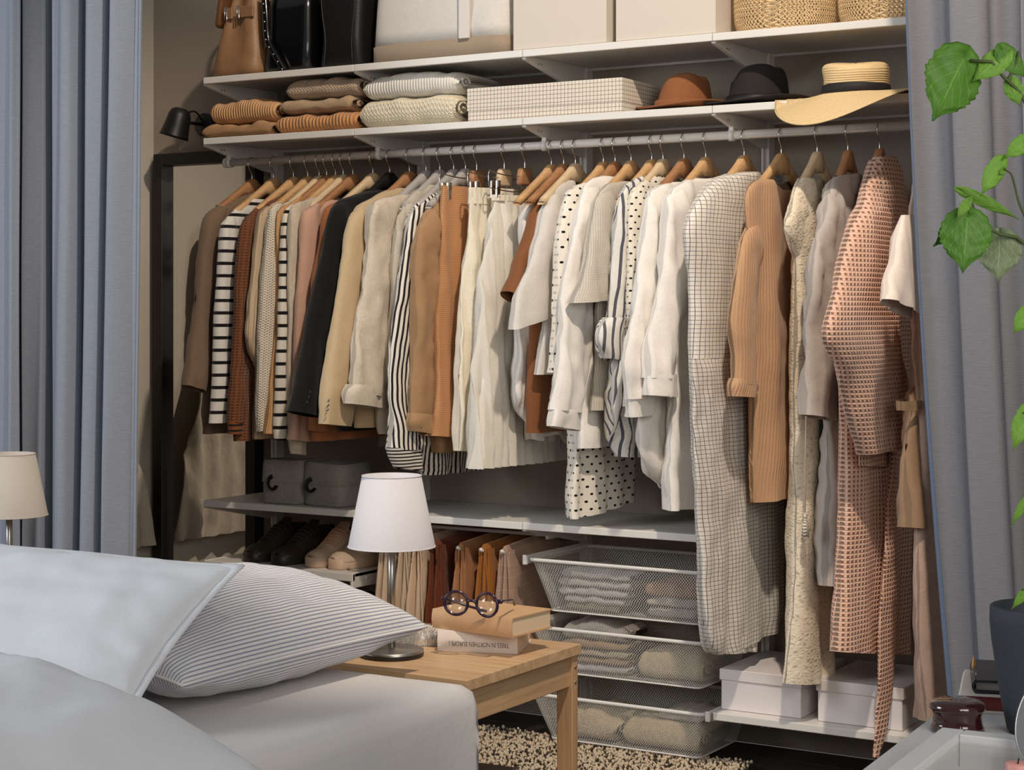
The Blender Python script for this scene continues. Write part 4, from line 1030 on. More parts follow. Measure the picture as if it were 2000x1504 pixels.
# ------------------------------------------------------------------ folded knits, checked box, hats
def folded(name, lab, x0, x1, z0, z1, mat, seed, y0=-.365, y1=-.06, grp='folded knits on the shelf', parent=None, layers=2, tilt=0., cat='sweater', sag=.0):
    """a folded knit: soft stacked layers whose rounded fold faces the room, turned-in ends at the sides"""
    t = thing(name, lab, cat, ((x0 + x1) / 2, (y0 + y1) / 2, z0), group=grp)
    lh = (z1 - z0) / layers
    for li in range(layers):
        a, b = z0 + li * lh, z0 + (li + 1) * lh
        V, Fc, UV = [], [], []; nx, nk = 36, 28
        for i in range(nx + 1):
            u = i / nx; e = min(1, math.sin(PI * min(max(u, .0), 1)) * 5) ** .5 if 0 < u < 1 else .05
            x = x0 + (x1 - x0) * u
            hump = .010 * nz(u * 3, seed, li) + .008 * nz(u * 7, seed + 3, li) + sag * (u * (1 - u) * 4 - .6)
            for k in range(nk):
                th = 2 * PI * k / nk; c, s = math.cos(th), math.sin(th)
                sp = lambda q, p: math.copysign(abs(q) ** p, q)
                yy = (y0 + y1) / 2 + (y1 - y0) / 2 * sp(c, .35) * (.93 + .07 * e)
                zz = (a + b) / 2 + (b - a) / 2 * sp(s, .8) * (.55 + .45 * e) * 1.06
                if s > 0 or li > 0: zz += hump * (s > 0) + hump * .6 * (s <= 0) * (li > 0)
                zz += .004 * nz(x * 22, yy * 20, seed + li) + (yy - y0) * .03 * tilt
                if li == 0: zz = max(zz, z0)
                V.append((x + .004 * nz(yy * 20, zz * 30, seed), yy - .004 * nz(x * 14, zz * 20, seed), zz)); UV.append((x, (th if c < 0 else -th) * .04 + yy * .5))
        for i in range(nx):
            for k in range(nk): Fc.append([i * nk + k, i * nk + (k + 1) % nk, (i + 1) * nk + (k + 1) % nk, (i + 1) * nk + k])
        Fc.append(list(range(nk))); Fc.append([nx * nk + k for k in range(nk)][::-1])
        add('folded_layer', V, Fc, mat, t, uv=UV)
    # turned-in roll visible at the right-hand end
    zc = (z0 + z1) / 2; hh = (z1 - z0) * .30; P = []
    V, Fc, UV = [], [], []; ns = 34
    for j in range(2):
        for i in range(ns):
            a = i / ns * 2.6 * PI; r = hh * (1 - i / ns * .75)
            V.append((x1 - .012 + j * .016, y0 + .045 + r * math.cos(a) * 1.3, zc + r * math.sin(a))); UV.append((i * .004, j * .01))
    for i in range(ns - 1): Fc.append([i, i + 1, ns + i + 1, ns + i])
    o = add('rolled_edge', V, Fc, mat, t, uv=UV); o.modifiers.new('thickness', 'SOLIDIFY').thickness = .006
    return t
K = {}
K['camel_rib'] = fabric('camel_chunky_rib', rgb(216, 164, 112), 'rib', None, .010, bump=.004)
K['camel_plain'] = fabric('camel_felted_knit', rgb(200, 152, 104), 'knit', None, .004, bump=.0015)
K['taupe_open'] = fabric('taupe_open_knit', rgb(200, 174, 150), 'knit', None, .012, bump=.0020)
K['taupe_fine'] = fabric('taupe_fine_knit', rgb(188, 158, 124), 'knit', None, .007, bump=.0011, var=.3)
K['ochre'] = fabric('ochre_melange_rib', rgb(208, 148, 94), 'rib', None, .013, bump=.005, var=.25)
K['white_rib'] = fabric('white_rib_knit', rgb(238, 232, 220), 'rib', None, .010, bump=.003)
K['cream_cable'] = fabric('cream_chunky_knit', rgb(232, 220, 192), 'knit', None, .013, bump=.0026)
z = ZB + .001
folded('sweater', 'plain camel sweater folded at the bottom of the leftmost stack', -.025, .262, z, z + .043, K['camel_plain'], 1., layers=1)
folded('sweater', 'ribbed camel sweater folded on top of the leftmost stack', -.005, .268, z + .045, z + .118, K['camel_rib'], 2., layers=1, y0=-.35, sag=.01)
folded('sweater', 'ochre ribbed sweater folded at the bottom of the middle stack', .275, .592, z, z + .058, K['ochre'], 3., layers=1)
folded('sweater', 'fine taupe sweater folded in the middle of the middle stack', .288, .570, z + .06, z + .106, K['taupe_fine'], 4., layers=1, y0=-.355)
folded('sweater', 'open-knit taupe sweater folded on top of the middle stack', .305, .592, z + .108, z + .168, K['taupe_open'], 5., layers=1, y0=-.35, sag=.006)
folded('sweater', 'chunky cream sweater folded at the bottom of the white stack', .605, .955, z, z + .088, K['cream_cable'], 6., layers=1)
folded('sweater', 'ribbed white sweater folded on top of the white stack', .607, .955, z + .09, z + .160, K['white_rib'], 7., layers=1, y0=-.35, sag=.016)
t = thing('checked_box', 'low storage box covered in fine checked fabric on the hat shelf', 'box', (1.26, -.22, ZB))
FB['boxcheck'] = fabric('fine_checked_board', rgb(226, 218, 204), 'grid', rgb(150, 124, 106), .0118, .13, bump=.0004)
def uvbox(name, x0, x1, y0, y1, z0, z1, mat, parent, bev=.003):
    V, Fc = boxgeo(x0, x1, y0, y1, z0, z1, bev, 2)
    return add(name, V, Fc, mat, parent, uv=[(v[0] + v[1], v[2] + (v[1] if abs(v[2] - z1) < 1e-4 else 0)) for v in V], smooth=False)
uvbox('body', 1.006, 1.517, -.370, -.129, ZB + .001, ZB + .042, FB['boxcheck'], t)
uvbox('lid', 1.004, 1.519, -.372, -.127, ZB + .030, ZB + .097, FB['boxcheck'], t)
def felt_hat(name, lab, cx, cy, rx, h, mat, bandmat, brim, tilt=0.):
    t = thing(name, lab, 'hat', (cx, cy, ZB), group='hats on the shelf')
    def fx(p, th, f):
        # oval, pinched in front, creased on top
        x, y, zz = p.x - cx, p.y - cy, p.z - ZB
        q = max(0, zz / h)
        pin = 1 - .26 * q * max(0, -math.cos(th - .9)) ** 3 * (abs(math.sin(th)) > .2) - .05 * q
        cr = math.exp(-(y / (rx * .30)) ** 2) * max(0, q - .7) / .3
        return Vector((cx + x * pin, cy + y * 1.12 * (1 - .10 * q), p.z - .034 * cr + .012 * q * x / rx))
    pr = [(0, h * .985), (rx * .35, h * .99), (rx * .62, h * .97), (rx * .80, h * .90), (rx * .90, h * .75), (rx * .96, h * .5), (rx, h * .2), (rx * 1.02, .012)]
    pr = [(v.x, v.y) for v in crv([Vector(a) for a in pr], 26)]
    lathe('crown', pr, (cx, cy, ZB), mat, t, 64, fx)
    lathe('hat_band', [(rx * 1.02, .012), (rx * 1.035, .014), (rx * 1.015, .034), (rx * .99, .034)], (cx, cy, ZB), bandmat, t, 64, lambda p, th, f: Vector((p.x, cy + (p.y - cy) * 1.12, p.z)))
    def bfx(p, th, f):
        e = (math.hypot(p.x - cx, p.y - cy) - rx) / (brim - rx)
        return Vector((p.x, cy + (p.y - cy) * 1.08, p.z + .010 * e * e * math.cos(2 * th + .6) + .004 * e))
    lathe('brim', [(rx * .98, .012), (rx * 1.1, .008), (brim * .8, .009), (brim * .97, .011), (brim, .014), (brim * .97, .0165), (brim * .8, .0135), (rx * 1.1, .0125), (rx * .98, .016)], (cx, cy, ZB), mat, t, 64, bfx)
MT['brown_felt'] = plain('brown_wool_felt', rgb(138, 86, 50), .95, nscale=160, nstr=.15, bump=.0006, bscale=500)
MT['black_felt'] = plain('black_wool_felt', rgb(30, 25, 23), .9, nscale=160, nstr=.2, bump=.0006, bscale=500)
felt_hat('felt_hat', 'brown felt fedora beside the checked box', 1.645, -.235, .080, .110, 'brown_felt', 'brown_felt', .135)
felt_hat('felt_hat', 'black felt fedora between the brown hat and the straw hat', 1.868, -.225, .086, .121, 'black_felt', 'leather_black', .150)
def straw():
    cx, cy, r, h = 2.185, -.315, .087, .092
    t = thing('straw_hat', 'wide-brimmed straw hat with black band overhanging the shelf', 'hat', (cx, cy, ZB), group='hats on the shelf')
    tt = NT('woven_straw'); 
    g = tt.obj(); sx = tt.new('ShaderNodeSeparateXYZ'); tt.l.new(g, sx.inputs[0])
    rad = tt.M('SQRT', tt.M('ADD', tt.M('POWER', sx.outputs[0], 2.), tt.M('POWER', sx.outputs[1], 2.)))
    hgt = tt.M('ADD', rad, tt.M('MULTIPLY', tt.M('MAXIMUM', sx.outputs[2], .0), 1.))
    rd = tt.tri(hgt, .0065)
    f = tt.noise(g, 260, 2)
    tt.setin(tt.b.inputs['Base Color'], tt.mix(f, rgb(206, 174, 122), rgb(234, 208, 160))); tt.b.inputs['Roughness'].default_value = .8
    tt.bump(tt.M('ADD', rd, tt.M('MULTIPLY', f, .5)), .0016)
    MT['straw'] = tt.m
    def fx(p, th, f):
        q = (p.z - ZB) / h
        return Vector((p.x + .006 * nz(p.z * 20, th), cy + (p.y - cy) * 1.1, p.z + .006 * q * math.sin(th * 2 + 1)))
    pr = [(0, h * .98), (r * .5, h * .99), (r * .86, h * .95), (r * .97, h * .86), (r, h * .7), (r * .985, h * .45), (r * .98, .025), (r, .012)]
    lathe('crown', [(v.x, v.y) for v in crv([Vector(a) for a in pr], 30)], (cx, cy, ZB), 'straw', t, 64, fx)
    MT['black_ribbon'] = plain('black_ribbon', rgb(24, 21, 20), .7, bump=.0006, bscale=200)
    lathe('hat_band', [(r * 1.0, .010), (r * 1.045, .012), (r * 1.01, .034), (r * .98, .036)], (cx, cy, ZB), 'black_ribbon', t, 64, lambda p, th, f: Vector((p.x, cy + (p.y - cy) * 1.1, p.z)))
    B = .212
    def bfx(p, th, f):
        x, y = p.x - cx, (p.y - cy) * 1.02; e = max(0, (math.hypot(x, y) - r) / (B - r))
        front = max(0, -math.sin(th + .25)) 
        # droops freely in front of the shelf edge, lies on the shelf behind it
        dr = -.085 * front ** 2 * e ** 1.3 + .006 * e * (1 - front)
        yy = cy + y
        zz = p.z + dr
        if yy > -.385: zz = max(zz, ZB + .0035)
        return Vector((cx + x, yy, zz))
    n = 18
    top = [(r * .98 + (B - r * .98) * i / n, .0135 - .006 * (i / n)) for i in range(n + 1)]
    bot = [(a, b - .003) for a, b in top[::-1]]
    lathe('brim', bot[::-1][::-1] and (top + bot), (cx, cy, ZB), 'straw', t, 80, bfx)
straw()

# ------------------------------------------------------------------ felt boxes, shoes
def feltbox(cx, cy, rz, hx, hy, h, lab):
    t = thing('felt_box', lab, 'box', (cx, cy, ZC), rz, group='grey felt boxes')
    def fx(q, th, f):
        q.x += .006 * nz(q.z * 12, q.y * 12, cx * 9); q.y += .006 * nz(q.z * 12, q.x * 12, cx * 7); q.z += .008 * f * nz(q.x * 9, q.y * 9, cx * 5); return q
    w_ = lambda k: (hx * k, hy * k)
    o = sloft('body', [(0, 0, .001, *w_(.93)), (0, 0, .006, *w_(1.0)), (0, 0, h * .5, *w_(.97)), (0, 0, h, *w_(.90)), (0, 0, h - .002, *w_(.87)), (0, 0, h * .4, *w_(.92)), (0, 0, .012, *w_(.9))], 'felt', t, 5, 64, fx=fx, world=False)
    sloft('turned_rim', [(0, 0, h * .50, *w_(.99)), (0, 0, h * .52, *w_(1.02)), (0, 0, h * .9, *w_(.98)), (0, 0, h + .004, *w_(.95)), (0, 0, h + .006, *w_(.92)), (0, 0, h, *w_(.89))], 'felt', t, 5, 64, False, fx=fx, world=False)
    P = crv([(-.35 * hx, -hy * 1.06, h * .66), (-.35 * hx - .004, -hy * 1.06 - .014, h * .60), (-.35 * hx - .002, -hy * 1.06 - .020, h * .45), (-.35 * hx + .010, -hy * 1.06 - .014, h * .36), (-.35 * hx + .016, -hy * 1.05, h * .44)], 24)
    V, Fc = tubegeo(P, .0075, 8, flat=.25); add('loop_handle', V, Fc, 'leather_black', t, False)
feltbox(.285, -.285, R(9), .078, .072, .134, 'grey felt box with leather loop nearest the mirror')
feltbox(.452, -.265, R(-6),   .088, .082, .130, 'grey felt box with leather loop behind the bedside lamp')

def shoe(x, y, zz, rz, lab, up, sole, lace, L=.28, name='sneaker', bulk=1., low=True, group='sneakers on the shoe shelf'):
    """toe towards -Y; loft of rings along the length"""
    t = thing(name, lab, 'shoe', (x, y, zz), rz, group=group)
    st = [(0, .010, .036), (.03, .030, .046), (.10, .041, .052), (.22, .047, .058), (.36, .047, .076), (.48, .043, .098), (.60, .039, .110), (.74, .036, .100), (.88, .036, .100), (.96, .032, .106), (1., .020, .100)]
    S = crv([Vector(a) for a in st], 40); n = 28; V, Fc = [], []
    for i, q in enumerate(S):
        yy = -L / 2 + L * q.x; w_ = max(.004, q.y) * bulk; hh = q.z
        for k in range(n):
            a = 2 * PI * k / n; c, s = math.cos(a), math.sin(a)
            p = .62 if s > 0 else .4
            z = .024 + (hh - .024) * max(0, math.copysign(abs(s) ** .9, s)) if s > 0 else .024 - .006 * abs(s)
            k2 = 1 - .35 * max(0, s) ** 1.5
            V.append((w_ * k2 * math.copysign(abs(c) ** p, c), yy, z))
    for i in range(len(S) - 1):
        for k in range(n): Fc.append([i * n + k, i * n + (k + 1) % n, (i + 1) * n + (k + 1) % n, (i + 1) * n + k])
    Fc += [list(range(n)), [(len(S) - 1) * n + k for k in range(n)][::-1]]
    add('upper', V, Fc, up, t, False)
    # sole: rounded outline extruded
    V, Fc = [], []; m = 56
    for z, k in ((0, .97), (.004, 1.03), (.030, 1.03), (.032, .97)):
        for i in range(m):
            a = 2 * PI * i / m; c, s = math.cos(a), math.sin(a)
            yy = -(L / 2 + .004) * c; u = (1 - c) / 2
            wd = (.050 - .010 * max(0, u - .45) / .55) * bulk
            V.append((wd * k * math.copysign(abs(s) ** .6, s), yy * (1 if k > 1 else .985), z))
    for j in range(3):
        for i in range(m): Fc.append([j * m + i, j * m + (i + 1) % m, (j + 1) * m + (i + 1) % m, (j + 1) * m + i])
    Fc += [list(range(m))[::-1], [3 * m + i for i in range(m)]]
    add('sole', V, Fc, sole, t, False)
    def top(u):
        q = min(S, key=lambda a: abs(a.x - u)); return -L / 2 + L * q.x, q.z
    y0, z0 = top(.34); y1, z1 = top(.66)
    add('tongue', *slgeo([(0, y1 - .018, z1 - .014, .024, .008), (0, y1 - .006, z1 + .006, .022, .007), (0, y1 + .004, z1 + .020, .017, .005)], 3, 24), up, t, False)
    for i in range(6):
        yy, z = top(.30 + i * .055)
        tube('lace', crv([(-.030, yy + .008, z - .020), (-.024, yy + .004, z - .006), (-.008, yy, z + .003), (.008, yy, z + .003), (.024, yy + .004, z - .006), (.030, yy + .008, z - .020)], 16), .0042, lace, t, 8, world=False)
    ys, zs_ = top(.27)
    tube('toe_seam', crv([(-.044 * bulk, ys + .02, .034), (-.036 * bulk, ys + .004, zs_ - .014), (0, ys - .006, zs_ + .0012), (.036 * bulk, ys + .004, zs_ - .014), (.044 * bulk, ys + .02, .034)], 20), .0016, sole, t, 6, world=False)
    # collar opening
    yo, zo = top(.82)
    sloft('lining', [(0, yo, zo - .004, .026, .042), (0, yo, zo + .0035, .026, .044), (0, yo, zo + .004, .020, .036)], 'lace_dark', t, 2.4, 32, world=False)
    return t
zs = ZS1 + .001
shoe(.165, -.205, zs, R(-3), 'dark leather sneaker next to the mirror frame', 'leather_dark', 'leather_dark', 'lace_dark')
shoe(.285, -.215, zs, R(-3), 'dark leather sneaker beside the cream sneakers', 'leather_dark', 'leather_dark', 'lace_dark')
shoe(.400, -.200, zs, R(2), 'cream suede sneaker with tan laces beside the dark pair', 'suede_cream', 'sole_cream', 'lace_tan')
shoe(.505, -.200, zs, R(-6), 'cream suede sneaker with tan laces behind the lamp shade', 'suede_cream', 'sole_cream', 'lace_tan')
MT['mesh_white'] = plain('grey_white_mesh_knit', rgb(150, 138, 124), .8, nscale=60, nstr=.2)
shoe(.39, -.20, .256, R(2), 'grey knit trainer with black laces on the lower shoe shelf, left one', 'mesh_white', 'sole_cream', 'leather_black', name='trainer', group='trainers on the lower shoe shelf')
shoe(.51, -.20, .256, R(-4), 'grey knit trainer with black laces on the lower shoe shelf, right one', 'mesh_white', 'sole_cream', 'leather_black', name='trainer', group='trainers on the lower shoe shelf')
t = thing('black_boot', 'black ankle boot on the lower shoe shelf', 'boot', (.27, -.2, .256))
sloft('shaft', [(.27, -.14, .262, .038, .07), (.27, -.14, .34, .036, .05), (.27, -.14, .42, .042, .052), (.27, -.14, .421, .036, .046)], 'leather_black', t, 2.5, 32)
sloft('foot', [(.27, -.2, .258, .042, .13), (.27, -.2, .29, .042, .13), (.27, -.18, .32, .034, .10), (.27, -.16, .34, .03, .07)], 'leather_black', t, 2.6, 40)

# ------------------------------------------------------------------ trouser rack
t = thing('trouser_rack', 'white pull-out trouser rack under the low shelf', 'trouser rack', (.9, -.2, .56))
for x in (.612, 1.188): box('side_rail', x - .006, x + .006, -.22, -.02, .585, .6, 'white_lacquer', t, .002)
box('front_bar', .612, 1.188, -.05, -.038, .590, .600, 'white_lacquer', t, .002); box('front_bar', .612, 1.188, -.20, -.188, .590, .600, 'white_lacquer', t, .002)
RODS = [.707, .777, .826, .890, .980, 1.060, 1.132]
for x in RODS: tube('rod', [(x, -.036, .593), (x, -.10, .590), (x, -.30, .566), (x, -.375, .560), (x, -.385, .566)], .005, 'white_lacquer', t, 10)
box('label_plate', .600, .672, -.384, -.374, .548, .566, 'white_lacquer', t, .001)
TR = [(.707, 'pale beige trousers on the rack hidden behind the lamp', rgb(196, 172, 146), .22), (.777, 'beige cotton trousers hanging just right of the lamp pole', rgb(192, 168, 140), .2), (.826, 'light sand trousers hanging beside the dark rust pair', rgb(200, 172, 144), .2), (.890, 'dark rust trousers hanging on the rack', rgb(104, 50, 26), .2),
      (.980, 'caramel brown trousers hanging between rust and ochre pairs', rgb(162, 112, 74), .2), (1.060, 'ochre trousers with a turned-out corner on the rack', rgb(156, 98, 42), .26), (1.132, 'pale striped taupe trousers nearest the mesh baskets', rgb(168, 138, 118), .14)]
for i, (x, lab, c, zb) in enumerate(TR):
    if 'taupe' in lab: m = fabric('taupe_pinstripe_wool', c, 'hs', tuple(min(1, k * 1.25) for k in c[:3]) + (1,), .036, .07, crumple=.6, bump=.0012)
    else: m = fabric(['pale_beige', 'beige', 'sand', 'dark_rust', 'caramel', 'ochre'][i] + '_trouser_cotton', c, crumple=.8, bump=.0014)
    t = thing('trousers', lab, 'trousers', (x, -.2, zb), group='trousers on the pull-out rack')
    yf = -.372
    # the two halves falling either side of the rod
    for nm, d in (('leg_panel', -1), ('leg_panel', 1)):
        V, Fc, UV = [], [], []; nv, nu = 26, 40
        for j in range(nv + 1):
            v = j / nv; z = .572 - (.572 - zb) * v
            for k in range(nu + 1):
                u = k / nu; y = yf + .31 * u - .02 * v * (1 - u)
                e = .004 + .026 * v ** .6 + .012 * v * math.sin(u * 9 + d + i) * (1 - u * .5)
                yy = y - .012 * v * math.sin(i + 2 * v) * (u < .3)
                zz = z - (0 if v else 0) + .024 * u
                V.append((x + d * e + .006 * nz(u * 6, v * 3, i + d), yy, zz)); UV.append((u * .31, z))
        # front edge turned in towards the rod
        for j in range(nv):
            for k in range(nu): q = j * (nu + 1) + k; Fc.append([q, q + 1, q + nu + 2, q + nu + 1])
        o = add(nm, V, Fc, m, t, uv=UV); o.modifiers.new('thickness', 'SOLIDIFY').thickness = .004
    # soft folds seen end-on below the rod
    for s, q in ((-.012, .9), (.004, 1.), (.016, .85)):
        a = [Vector((yf - .002, .566)), Vector((yf - .006 + s * .3, .5)), Vector((yf - .018 + s, .36)), Vector((yf - .012 + s, zb + .01))]
        b = [Vector((yf + .03, .566)), Vector((yf + .04, .5)), Vector((yf + .05, .36)), Vector((yf + .05, zb + .01))]
        cloth('fold', a, b, x + s * 1.1, .008 * q, m, t, fold=(.004, 9.), seed=i + s * 50, wr=.004, top=.3, bot=1.6, NU=8)
    sloft('waist_fold', [(x, -.205, .560, .008, .165), (x, -.205, .570, .0085, .168), (x, -.205, .577, .005, .166)], m, t, 4, 40, uv=True, fx=lambda q, th, f: Vector((q.x, q.y, q.z + (q.y + .37) * .075)))

# ------------------------------------------------------------------ mesh baskets and what they hold
def meshbasket(zr, zb_, lab):
    x0, x1, y0, y1 = 1.222, 1.782, -.388, -.03
    t = thing('mesh_basket', lab, 'basket', (1.5, -.2, zb_), group='wire mesh baskets')
    def rr(x0, x1, y0, y1, z, r, n=6):
        P = []
        for cx, cy, a0 in ((x1 - r, y1 - r, 0), (x0 + r, y1 - r, 90), (x0 + r, y0 + r, 180), (x1 - r, y0 + r, 270)):
            for k in range(n + 1): a = R(a0 + 90 * k / n); P.append(Vector((cx + r * math.cos(a), cy + r * math.sin(a), z)))
        return P
    tube('rim', rr(x0, x1, y0, y1, zr, .025), .0055, 'white_lacquer', t, 10, True, flat=.8)
    A = rr(x0 + .004, x1 - .004, y0 + .004, y1 - .004, zr, .022); B = rr(x0 + .042, x1 - .042, y0 + .055, y1 - .045, zb_, .018)
    V, Fc, UV = [], [], []; n = len(A); nv = 4; L = 0
    acc = [0]
    for i in range(n): acc.append(acc[-1] + (A[(i + 1) % n] - A[i]).length)
    for j in range(nv + 1):
        for i in range(n + 1):
            p = A[i % n].lerp(B[i % n], j / nv); V.append(p); UV.append((acc[i], j / nv * .17))
    for j in range(nv):
        for i in range(n): q = j * (n + 1) + i; Fc.append([q, q + 1, q + n + 2, q + n + 1])
    add('mesh_wall', V, Fc, 'mesh', t, uv=UV, smooth=False)
    add('mesh_floor', B, [list(range(n))], 'mesh', t, uv=[(p.x, p.y) for p in B], smooth=False)
    tube('bottom_wire', B, .0025, 'white_lacquer', t, 8, True)
    for x in (x0 - .014, x1 + .003):
        s = box('slide_rail', x, x + .011, -.385, -.005, zr - .014, zr + .010, 'white_lacquer', t, .002)
        box('rail_cap', x - .002, x + .013, -.392, -.384, zr - .016, zr + .012, 'white_lacquer', s, .002)
meshbasket(.548, .398, 'top wire mesh basket with white towels')
meshbasket(.356, .222, 'middle wire mesh basket with beige knits')
meshbasket(.163, .030, 'bottom wire mesh basket with cream blankets')
TW = {k: fabric(k + '_terry', c, 'knit', None, .006, bump=.002) for k, c in dict(white=rgb(228, 222, 218), pale=rgb(220, 208, 196), rose=rgb(196, 140, 106), cream=rgb(218, 198, 164), taupe=rgb(150, 136, 124), tan=rgb(196, 158, 120)).items()}
g = 'linen folded in the mesh baskets'
zz = .402
for i, (x0, x1, h, m, lab) in enumerate([(1.30, 1.475, .017, 'cream', 'lowest'), (1.295, 1.49, .021, 'white', 'second'), (1.275, 1.50, .023, 'white', 'third'), (1.275, 1.51, .024, 'white', 'fourth'), (1.285, 1.51, .024, 'white', 'topmost')]):
    folded('towel', f'white folded towel in the top basket, {lab} of its stack' if m == 'white' else 'cream folded towel under the white ones in the top basket', x0, x1, zz, zz + h, TW[m], 20. + i, y0=-.31, y1=-.10, grp=g, layers=1, cat='towel'); zz += h + .001
zz = .402
for i, (h, m, lab) in enumerate([(.028, 'pale', 'pale folded towel at the bottom right of the top basket'), (.026, 'pale', 'pale folded towel in the middle right of the top basket'), (.034, 'rose', 'terracotta folded towel at the top right of the top basket')]):
    folded('towel', lab, 1.565 - .004 * i, 1.715, zz, zz + h, TW[m], 30. + i, y0=-.31, y1=-.10, grp=g, layers=1, cat='towel', sag=.004); zz += h + .001
zz = .226
for i, (x1, h, m, lab) in enumerate([(1.50, .022, 'white', 'white folded top at the bottom left of the middle basket'), (1.50, .020, 'tan', 'tan folded knit in the left stack of the middle basket'), (1.50, .020, 'cream', 'cream folded knit in the left stack of the middle basket'), (1.50, .022, 'tan', 'tan folded knit above the cream one in the middle basket')]):
    folded('folded_knit', lab, 1.285, x1, zz, zz + h, TW[m], 40. + i, y0=-.31, y1=-.10, grp=g, layers=1, cat='sweater'); zz += h + .001
folded('folded_knit', 'pale rumpled knit on the left stack of the middle basket', 1.28, 1.49, zz, zz + .045, TW['pale'], 45., y0=-.30, y1=-.10, grp=g, layers=1, cat='sweater', sag=.014)
folded('folded_knit', 'cream fluffy knit at the right of the middle basket', 1.53, 1.73, .226, .300, TW['cream'], 46., y0=-.30, y1=-.10, grp=g, layers=1, cat='sweater', sag=.01)
folded('folded_knit', 'taupe garment lying at the back of the middle basket', 1.36, 1.66, .302, .385, TW['taupe'], 47., y0=-.16, y1=-.05, grp=g, layers=1, cat='sweater', sag=.02)
folded('blanket', 'cream fluffy blanket at the left of the bottom basket', 1.275, 1.47, .034, .104, TW['cream'], 50., y0=-.32, y1=-.10, grp=g, layers=1, cat='blanket', sag=.014)
folded('blanket', 'cream fluffy blanket at the right of the bottom basket', 1.49, 1.73, .034, .106, TW['cream'], 51., y0=-.32, y1=-.10, grp=g, layers=1, cat='blanket', sag=.010)
folded('blanket', 'pale folded cloth on the right blanket of the bottom basket', 1.58, 1.72, .107, .135, TW['pale'], 52., y0=-.28, y1=-.10, grp=g, layers=1, cat='blanket', sag=.008)

# ------------------------------------------------------------------ lidded boxes on the floor shelf
for x0, x1, lab in ((1.806, 2.038, 'white lidded shoe box beside the mesh baskets'), (2.086, 2.318, 'white lidded shoe box behind the robe belt')):
    t = thing('lidded_box', lab, 'box', ((x0 + x1) / 2, -.17, ZD), group='lidded boxes on the floor shelf')
    box('body', x0, x1, -.335, -.03, ZD + .001, ZD + .10, 'box_lilac', t, .0015)
    box('lid', x0 - .004, x1 + .004, -.339, -.026, ZD + .082, ZD + .112, 'box_lilac', t, .0015)

# ------------------------------------------------------------------ rug
t = thing('rug', 'shaggy cream rug with dark flecks on the dark floor', 'rug', (1.1, -1.2, 0))
box('rug_backing', .35, 1.86, -1.75, -.27, .001, .012, plain('rug_backing', rgb(150, 130, 104), .95), t, .004)
V, Fc, fm = [], [], []
ic = [(-.53, .85), (.53, .85), (-.53, -.85), (.53, -.85)]
bm = bmesh.new(); bmesh.ops.create_icosphere(bm, subdivisions=1, radius=1); iv = [v.co.copy() for v in bm.verts]; jf = [[v.index for v in f.verts] for f in bm.faces]; bm.free()
rnd = random.Random(3)
y = -.27
while y > -.85:
    x = .98
    while x < 1.87:
        px_, py_ = x + rnd.uniform(-.006, .006), y + rnd.uniform(-.006, .006)
        r = rnd.uniform(.0032, .0054); h = rnd.uniform(.012, .024); b = len(V); dk = 1 if rnd.random() < .22 else 0
        for v in iv: V.append((px_ + v.x * r, py_ + v.y * r, h + v.z * r * 1.3))
        for f in jf: Fc.append([i + b for i in f]); fm.append(dk)
        x += .0082
    y -= .0082
o = add('pile', V, Fc, None, t, mats=[plain('cream_wool_tuft', rgb(202, 184, 158), .95), plain('dark_wool_tuft', rgb(62, 50, 42), .95)], fmat=fm); o['kind'] = 'stuff'

# ------------------------------------------------------------------ bedside tables, lamps
TZ = .5
def nightstand(x1, y0, y1, lab, w_=.54):
    x0 = x1 - w_
    t = thing('bedside_table', lab, 'table', ((x0 + x1) / 2, (y0 + y1) / 2, 0), group='bamboo bedside tables')
    n = 9
    for i in range(n):
        a = y0 + (y1 - y0) * i / n; b = y0 + (y1 - y0) * (i + 1) / n
        box('top_lamella', x0, x1, a + .0001, b - .0001, TZ - .022, TZ, 'bamboo', t, .0004)
    for x in (x0 + .006, x1 - .006 - .042):
        for y in (y0 + .006, y1 - .006 - .026):
            l = box('leg', x, x + .042, y, y + .026, .002, TZ - .022, 'bamboo_z', t, .002)
            if x > x0 + .1:
                for z in (TZ - .05, TZ - .085, .10): tube('bolt', [(x + .041, y + .013, z), (x + .0435, y + .013, z)], .004, 'steel', l, 10)
    for x in (x0 + .012, x1 - .034): box('apron', x, x + .02, y0 + .03, y1 - .03, TZ - .095, TZ - .022, 'bamboo_y', t, .002)
    for y in (y0 + .012, y1 - .032): box('apron', x0 + .045, x1 - .045, y, y + .02, TZ - .095, TZ - .022, 'bamboo', t, .002)
    for x in (x0 + .012, x1 - .034): box('lower_rail', x, x + .02, y0 + .03, y1 - .03, .155, .195, 'bamboo_y', t, .002)
    for i in range(8):
        y = y0 + .04 + i * (y1 - y0 - .08 - .022) / 7
        box('slat', x0 + .03, x1 - .03, y, y + .022, .170, .184, 'bamboo', t, .002)
    return t
nightstand(1.872, -1.73, -1.242, 'bamboo bedside table carrying the lamp, books and glasses')
nightstand(.60, -1.80, -1.312, 'bamboo bedside table behind the white pillow, under the left lamp')
